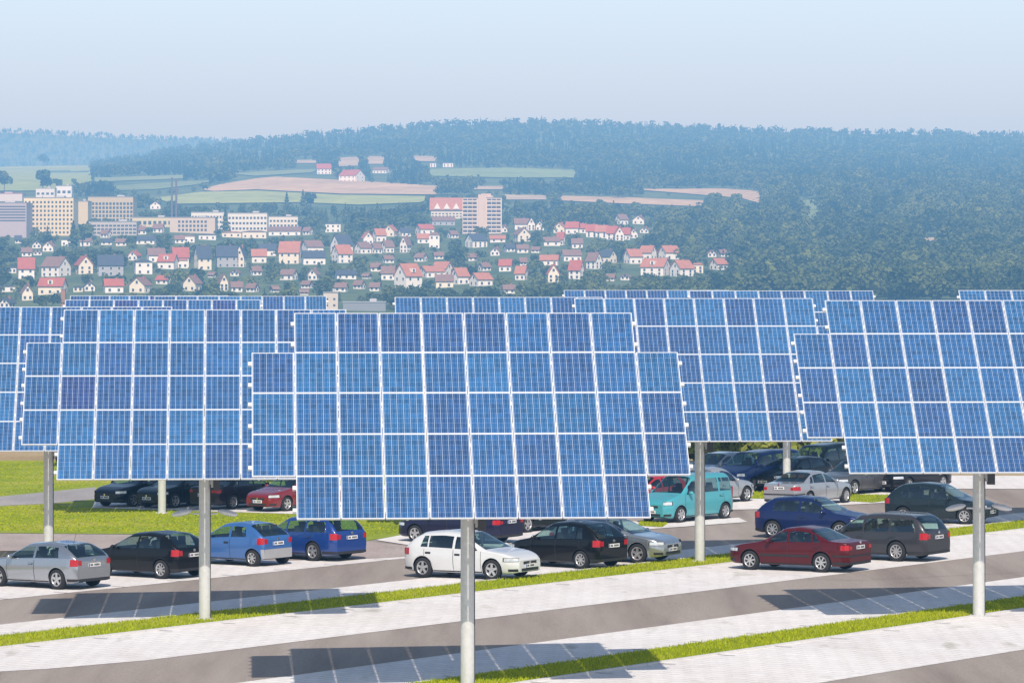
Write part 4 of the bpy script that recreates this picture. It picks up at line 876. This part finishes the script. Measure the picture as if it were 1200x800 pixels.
# ------------------------------------------------------------------ trees
def crown(kind, n, seed, size=.15):
    """leaf clumps for a tree of height 1: (n,4,3) quads"""
    g = np.random.default_rng(seed)
    if kind == 'conifer':
        t = g.random(n) ** .75; z = .10 + .90 * t; r = (.20 * (1 - t) + .012) * (.75 + .35 * np.sin(t * 34)) * g.uniform(.75, 1.1, n); a = g.uniform(0, 6.283, n)
        c = np.column_stack([r * np.cos(a), r * np.sin(a), z]); nr = np.column_stack([np.cos(a), np.sin(a), np.full(n, .9)]); sz = size * .62 * (1.15 - .75 * t)
    else:
        k = 8 if kind == 'round' else 6
        lc = np.column_stack([g.normal(0, .14, k), g.normal(0, .14, k), g.uniform(.36, .78, k)]); lr = g.uniform(.16, .25, k) * (1.0 if kind == 'round' else .82)
        i = g.integers(0, k, n); d = g.normal(size=(n, 3)); d /= np.linalg.norm(d, axis=1)[:, None]; d[:, 2] = np.where(d[:, 2] < -.5, -d[:, 2], d[:, 2])
        c = lc[i] + d * lr[i][:, None] * g.uniform(.72, 1.06, n)[:, None]; nr = d + np.array([0, 0, .25]); sz = size * g.uniform(.55, 1.1, n)
    nr = nr + g.normal(0, .42, (n, 3)); nr /= np.linalg.norm(nr, axis=1)[:, None]
    a = np.cross(nr, g.normal(size=(n, 3))); a /= np.linalg.norm(a, axis=1)[:, None]; b = np.cross(nr, a)
    sz = np.broadcast_to(sz, (n,)) if np.ndim(sz) == 0 else sz
    h = sz[:, None] / 2
    return np.stack([c - a * h - b * h * .8, c + a * h * .9 - b * h, c + a * h + b * h * .9, c - a * h * .85 + b * h], 1)
LEAF_T = foliage_mat('far_tree_leaves', (.030, .060, .022), (.17, .21, .06), transl=.2)
LEAF_W = foliage_mat('wood_leaves', (.040, .075, .030), (.25, .285, .085), 'tint', transl=.42)
LEAF_H = foliage_mat('hedge_leaves', (.08, .13, .02), (.40, .42, .08), 'hedge', transl=.3)
BARK = plain('bark', (.10, .075, .055), .9, var=.3)
trunk = MB(); pr = [(0, .030), (.12, .021), (.3, .017), (.55, .010)]
for (z0, r0), (z1, r1) in zip(pr, pr[1:]): trunk.tube((0, 0, z0 - (.1 if z0 == 0 else 0)), (.01 * z1, 0, z1), r0, r1, BARK, 8, False)
for a, z in ((.4, .3), (2.4, .36), (4.4, .33)): trunk.tube((0, 0, z), (.16 * math.cos(a), .16 * math.sin(a), z + .24), .010, .004, BARK, 5, False)
TRUNK = trunk.mesh('trunk')
def crown_mesh(kind, n, seed, size):
    q = crown(kind, n, seed, size); o = big_mesh('crown', q.reshape(-1, 3), np.arange(n * 4).reshape(-1, 4), LEAF_T); me = o.data; bpy.data.objects.remove(o); return me
CROWNS = {k: [crown_mesh(k, 620, 100 + i + 40 * j, .13) for i in range(3)] for j, k in enumerate(('round', 'tall', 'conifer'))}
def tree(x, y, hpx, kind, label=None, group=None, wscale=1.0):
    X, D, Z = H(x, y); h = hpx * D / F
    r = empty('tree', (X, D, Z - .2), random.uniform(0, 6.28)); r.scale = (h * wscale, h * wscale, h)
    link('trunk', TRUNK, r); link('crown', random.choice(CROWNS[kind]), r)
    tag(r, label, 'tree', group)
def clear_of(x, y, h, w, tol=.22):
    for x0, x1, y0, y1, D in boxes:
        if y < y1 - 1.0: continue                    # it stands behind
        if x + w > x0 + 1 and x - w < x1 - 1 and y - h < y1 - tol * (y1 - y0) and y > y0: return False
    return True
def on_field(x, y, h):
    return any(inside((x, q), pts) for pts, _ in FIELDS for q in [y - .5 - k * 3 for k in range(int(h * .85 / 3) + 1)])
for x, y, hp, kind, lab in [
    (5, 225, 25, 'round', 'big dark tree at the left edge of the pale green field'), (50, 224, 26, 'round', 'big round tree standing on the pale green field'), (68, 225, 16, 'round', 'smaller round tree right of the big one on the green field'),
    (52, 190, 15, 'round', 'single round tree on the upper rim of the pale green field'), (86, 217, 8, 'round', 'tiny lone bush on the pale green field'),
    (86, 291, 33, 'conifer', 'dark broad conifer in front of the stair tower'), (97, 292, 30, 'round', 'dark leafy tree beside the broad conifer below the stair tower'),
    (264, 274, 29, 'conifer', 'dark pointed tree between the two white school wings'), (355, 246, 24, 'conifer', 'dark conifer on the green strip right of the school'), (336, 244, 20, 'conifer', 'slender conifer left of another on the green strip above the school'), (362, 243, 20, 'tall', 'leafy tree beside the dark conifer above the school'),
    (725, 233, 18, 'round', 'dark round tree on the edge of the right stubble field'), (836, 249, 24, 'round', 'large tree in front of the right stubble field'), (862, 246, 20, 'round', 'medium tree in front of the right stubble field, beside the large one'),
    (705, 247, 14, 'round', 'small tree in front of the lower stubble strip, left one'), (745, 249, 15, 'round', 'small tree in front of the lower stubble strip, right one'), (668, 289, 16, 'conifer', 'dark cypress-like tree beside the small crimson-roofed house'),
    (605, 256, 22, 'conifer', 'dark conifer right behind the curved terrace beside the tower block'),
    ]: tree(x, y, hp, kind, lab)
placed = 0; tries = 0
while placed < 210 and tries < 12000:                # trees one can tell apart among the houses
    tries += 1; x = random.uniform(-10, 870); y = random.uniform(242, 352)
    if x > 600 and y > 336: continue
    D = H(x, y)[1]; hp = random.uniform(7, 12.5) * F / D; kind = random.choices(('round', 'tall', 'conifer'), (.62, .23, .15))[0]; w = hp * .42 if kind != 'conifer' else hp * .2
    if not clear_of(x, y, hp, w) or on_field(x, y, hp): continue
    placed += 1; nm = {'round': 'bushy green tree in the haze among the village gardens', 'tall': 'slim leafy tree in the haze among the village gardens', 'conifer': 'small pointed conifer in the haze among the village gardens'}[kind]
    tree(x, y, hp, kind, nm, nm.replace('tree', 'trees').replace('conifer', 'conifers'), random.uniform(.9, 1.25))
def wood(name, region, count, hm, nq, size, conifer, label, fieldsok=False):
    protos = [(k, crown(k, nq, 300 + i + 17 * j, size)) for j, k in enumerate(('round', 'tall', 'conifer')) for i in range(4)]
    byk = {k: [q for kk, q in protos if kk == k] for k in ('round', 'tall', 'conifer')}
    Q = []; T = []; c = 0; tr = 0
    while c < count and tr < count * 8:
        tr += 1; x, y = region()
        X, D, Z = H(x, y); h = random.uniform(*hm); hp = h * F / D
        kind = 'conifer' if random.random() < conifer(x, y) else random.choice(('round', 'round', 'tall'))
        if on_field(x, y, hp) or not clear_of(x, y, hp, hp * .36, .28): continue
        q = random.choice(byk[kind]); a = random.uniform(0, 6.283); ca, sa = math.cos(a) * h, math.sin(a) * h; ws = random.uniform(.9, 1.25)
        v = np.empty_like(q); v[..., 0] = (q[..., 0] * ca - q[..., 1] * sa) * ws + X; v[..., 1] = (q[..., 0] * sa + q[..., 1] * ca) * ws + D; v[..., 2] = q[..., 2] * h + Z - .05 * h
        Q.append(v); T.append(random.random() * (.45 if nq < 60 else .8) + (.2 if kind != 'conifer' else -.25)); c += 1
    Q = np.concatenate(Q); T = np.repeat(np.array(T), nq * 4)
    o = big_mesh(name, Q.reshape(-1, 3), np.arange(len(Q) * 4).reshape(-1, 4), LEAF_W, T)
    tag(o, label, 'woodland', kind='stuff')
def reg(x0, x1, yf0, yf1):
    def f():
        x = random.uniform(x0, x1); return x, random.uniform(yf0(x), yf1(x))
    return f
patch_c = lambda x, y: .12 + .75 * (math.sin(x / 47 + y / 9) + math.sin(x / 19 - y / 13) > .55)
wood('woods', reg(-420, 1500, lambda x: pl(XB, x) + 7.3, lambda x: 231), 13500, (9, 12.5), 42, .21, lambda x, y: .35 if y < pl(XB, x) + 14 else patch_c(x, y), 'hazy dark forest covering the long ridge behind the village')
wood('woods', reg(660, 1400, lambda x: 216 if x > 880 else 244, lambda x: 358), 3000, (8, 18), 270, .098, lambda x, y: .08, 'blue-green leafy forest on the near slope right of the village')
wood('woods', reg(-420, 880, lambda x: 226, lambda x: 364), 3500, (4.5, 10.5), 140, .13, lambda x, y: .75 if 360 < x < 500 and 235 < y < 262 else .12, 'mass of gardens trees and hedges filling the gaps between the village houses')
Q = []; T = []; pq = [crown('round' if i % 3 else 'conifer', 110, 860 + i, .17) for i in range(6)]
for i in range(900):                                 # trees on the flat valley floor between the car park and the village
    D = random.uniform(1020, 1400); X = random.uniform(-260, 260); h = random.uniform(5, 11); v = random.choice(pq) * h; v = v + np.array([X, D, gz(X) - 14.5]); Q.append(v); T.append(random.random())
Q = np.concatenate(Q); tag(big_mesh('woods', Q.reshape(-1, 3), np.arange(len(Q) * 4).reshape(-1, 4), LEAF_W, np.repeat(np.array(T), 110 * 4)), 'dark tree belt on the valley floor at the foot of the village', 'woodland', kind='stuff')
Q = []; T = []; pq = [crown('conifer' if i % 2 else 'round', 34, 900 + i, .22) for i in range(6)]
for i in range(2600):                                # the farthest ridge, beyond the valley on the left
    x = random.uniform(-300, 470); D = random.uniform(6900, 8150); X = (x - 600) * D / F; h = random.uniform(9, 14); v = random.choice(pq) * h; v = v + np.array([X, D, hill_z(X, D) - 1]); Q.append(v); T.append(random.random())
Q = np.concatenate(Q); tag(big_mesh('woods', Q.reshape(-1, 3), np.arange(len(Q) * 4).reshape(-1, 4), LEAF_W, np.repeat(np.array(T), 34 * 4)), 'palest forest on the farthest ridge at left', 'woodland', kind='stuff')
# hedge behind the car park: shrubs side by side
for i in range(11):
    x = 800 + i * 21; D = 190 + random.uniform(-1, 1); X = (x - 600) * D / F
    q = crown('round', 900, 700 + i, .10); q = q * np.array([1.5, 1.2, 1.35]) * random.uniform(2.3, 3.0); q[..., 2] -= .75
    root = empty('shrub', (X, D, gz(X)))
    o = big_mesh('foliage', q.reshape(-1, 3), np.arange(3600).reshape(-1, 4), LEAF_H, np.repeat(RNG.random(900), 4), 'hedge'); o.parent = root
    m = MB()
    for k in range(4):
        a = k * 1.6; m.tube((.1 * math.cos(a), .1 * math.sin(a), -.1), (.5 * math.cos(a), .5 * math.sin(a), 1.5), .035, .012, BARK, 6)
    m.build('stem', root)
    tag(root, 'dense green shrub in the hedge behind the people carriers', 'shrub', 'shrubs of the hedge behind the car park')

# ------------------------------------------------------------------ haze, sky, sun, camera
SUN_EL, SUN_AZ = R(46.2), R(4.0)
hz = MB(); hz.box((0, 4400, 20), (9000, 9500, 490), M['under']); ho = hz.build('haze'); tag(ho, kind='structure')
hm = bpy.data.materials.new('valley_haze'); hm.use_nodes = True; nt = hm.node_tree; nt.nodes.clear()
o_ = nt.nodes.new('ShaderNodeOutputMaterial'); ab = nt.nodes.new('ShaderNodeVolumeAbsorption'); em = nt.nodes.new('ShaderNodeEmission'); ad = nt.nodes.new('ShaderNodeAddShader')
HD_, HCOL = 2.8e-4, (.48, .63, .83); SIG = (9.6e-5, 1.82e-4, 2.55e-4)
ab.inputs['Color'].default_value = (*[1 - q / HD_ for q in SIG], 1); ab.inputs['Density'].default_value = HD_
em.inputs['Color'].default_value = (*[HCOL[i] * SIG[i] / HD_ for i in range(3)], 1); em.inputs['Strength'].default_value = HD_
L(nt, ab.outputs[0], ad.inputs[0]); L(nt, em.outputs[0], ad.inputs[1]); L(nt, ad.outputs[0], o_.inputs['Volume'])
ho.data.materials.clear(); ho.data.materials.append(hm)

w = bpy.data.worlds.new('World'); SC.world = w; w.use_nodes = True; nt = w.node_tree; bg = nt.nodes['Background']
sk = nt.nodes.new('ShaderNodeTexSky'); sk.sky_type = 'NISHITA'; sk.sun_disc = False; sk.sun_elevation = SUN_EL; sk.sun_rotation = math.pi - SUN_AZ
sk.air_density = 1.0; sk.dust_density = 1.2; sk.ozone_density = 1.2
bg.inputs['Strength'].default_value = .10; L(nt, sk.outputs[0], bg.inputs['Color'])
# summer haze brightens the sky towards the horizon
tc = nt.nodes.new('ShaderNodeTexCoord'); sp = nt.nodes.new('ShaderNodeSeparateXYZ'); L(nt, tc.outputs['Generated'], sp.inputs[0])
def wm(op, x, y):
    n = nt.nodes.new('ShaderNodeMath'); n.operation = op
    for i, q in enumerate((x, y)):
        if isinstance(q, (int, float)): n.inputs[i].default_value = q
        else: L(nt, q, n.inputs[i])
    return n.outputs[0]
up = wm('MAXIMUM', sp.outputs[2], 0.0)
rise = wm('ADD', wm('MULTIPLY', wm('MINIMUM', wm('MAXIMUM', wm('MULTIPLY', wm('SUBTRACT', up, .03), 24.0), 0.0), 1.0), .68), .32)
gl = wm('MULTIPLY', wm('MULTIPLY', wm('POWER', 2.71828, wm('MULTIPLY', up, -6.0)), 1.36), rise)
b2 = nt.nodes.new('ShaderNodeBackground'); b2.inputs['Color'].default_value = (.325, .455, .66, 1); L(nt, gl, b2.inputs['Strength'])
ad = nt.nodes.new('ShaderNodeAddShader'); L(nt, bg.outputs[0], ad.inputs[0]); L(nt, b2.outputs[0], ad.inputs[1]); L(nt, ad.outputs[0], nt.nodes['World Output'].inputs['Surface'])
sd = bpy.data.lights.new('sun', 'SUN'); sd.energy = 4.35; sd.angle = R(.5); sd.color = (1.0, .945, .86)
so = bpy.data.objects.new('sun', sd); COL.objects.link(so)
tosun = Vector((math.sin(SUN_AZ) * math.cos(SUN_EL), -math.cos(SUN_AZ) * math.cos(SUN_EL), math.sin(SUN_EL)))
so.rotation_euler = (-tosun).to_track_quat('-Z', 'Y').to_euler(); so.location = tosun * 300
cd = bpy.data.cameras.new('camera'); co = bpy.data.objects.new('camera', cd); COL.objects.link(co)
co.location = (0, 0, HC); co.rotation_euler = (math.pi / 2, 0, 0); cd.sensor_width = 36; cd.lens = F / 1200 * 36
cd.shift_x = 0; cd.shift_y = (HY - 400) / 1200; cd.clip_start = .5; cd.clip_end = 30000
SC.camera = co
SC.render.engine = 'CYCLES'; SC.view_settings.view_transform = 'Standard'; SC.view_settings.look = 'None'; SC.view_settings.exposure = 0
SC.cycles.transparent_max_bounces = 16; SC.cycles.max_bounces = 6; SC.cycles.volume_bounces = 0
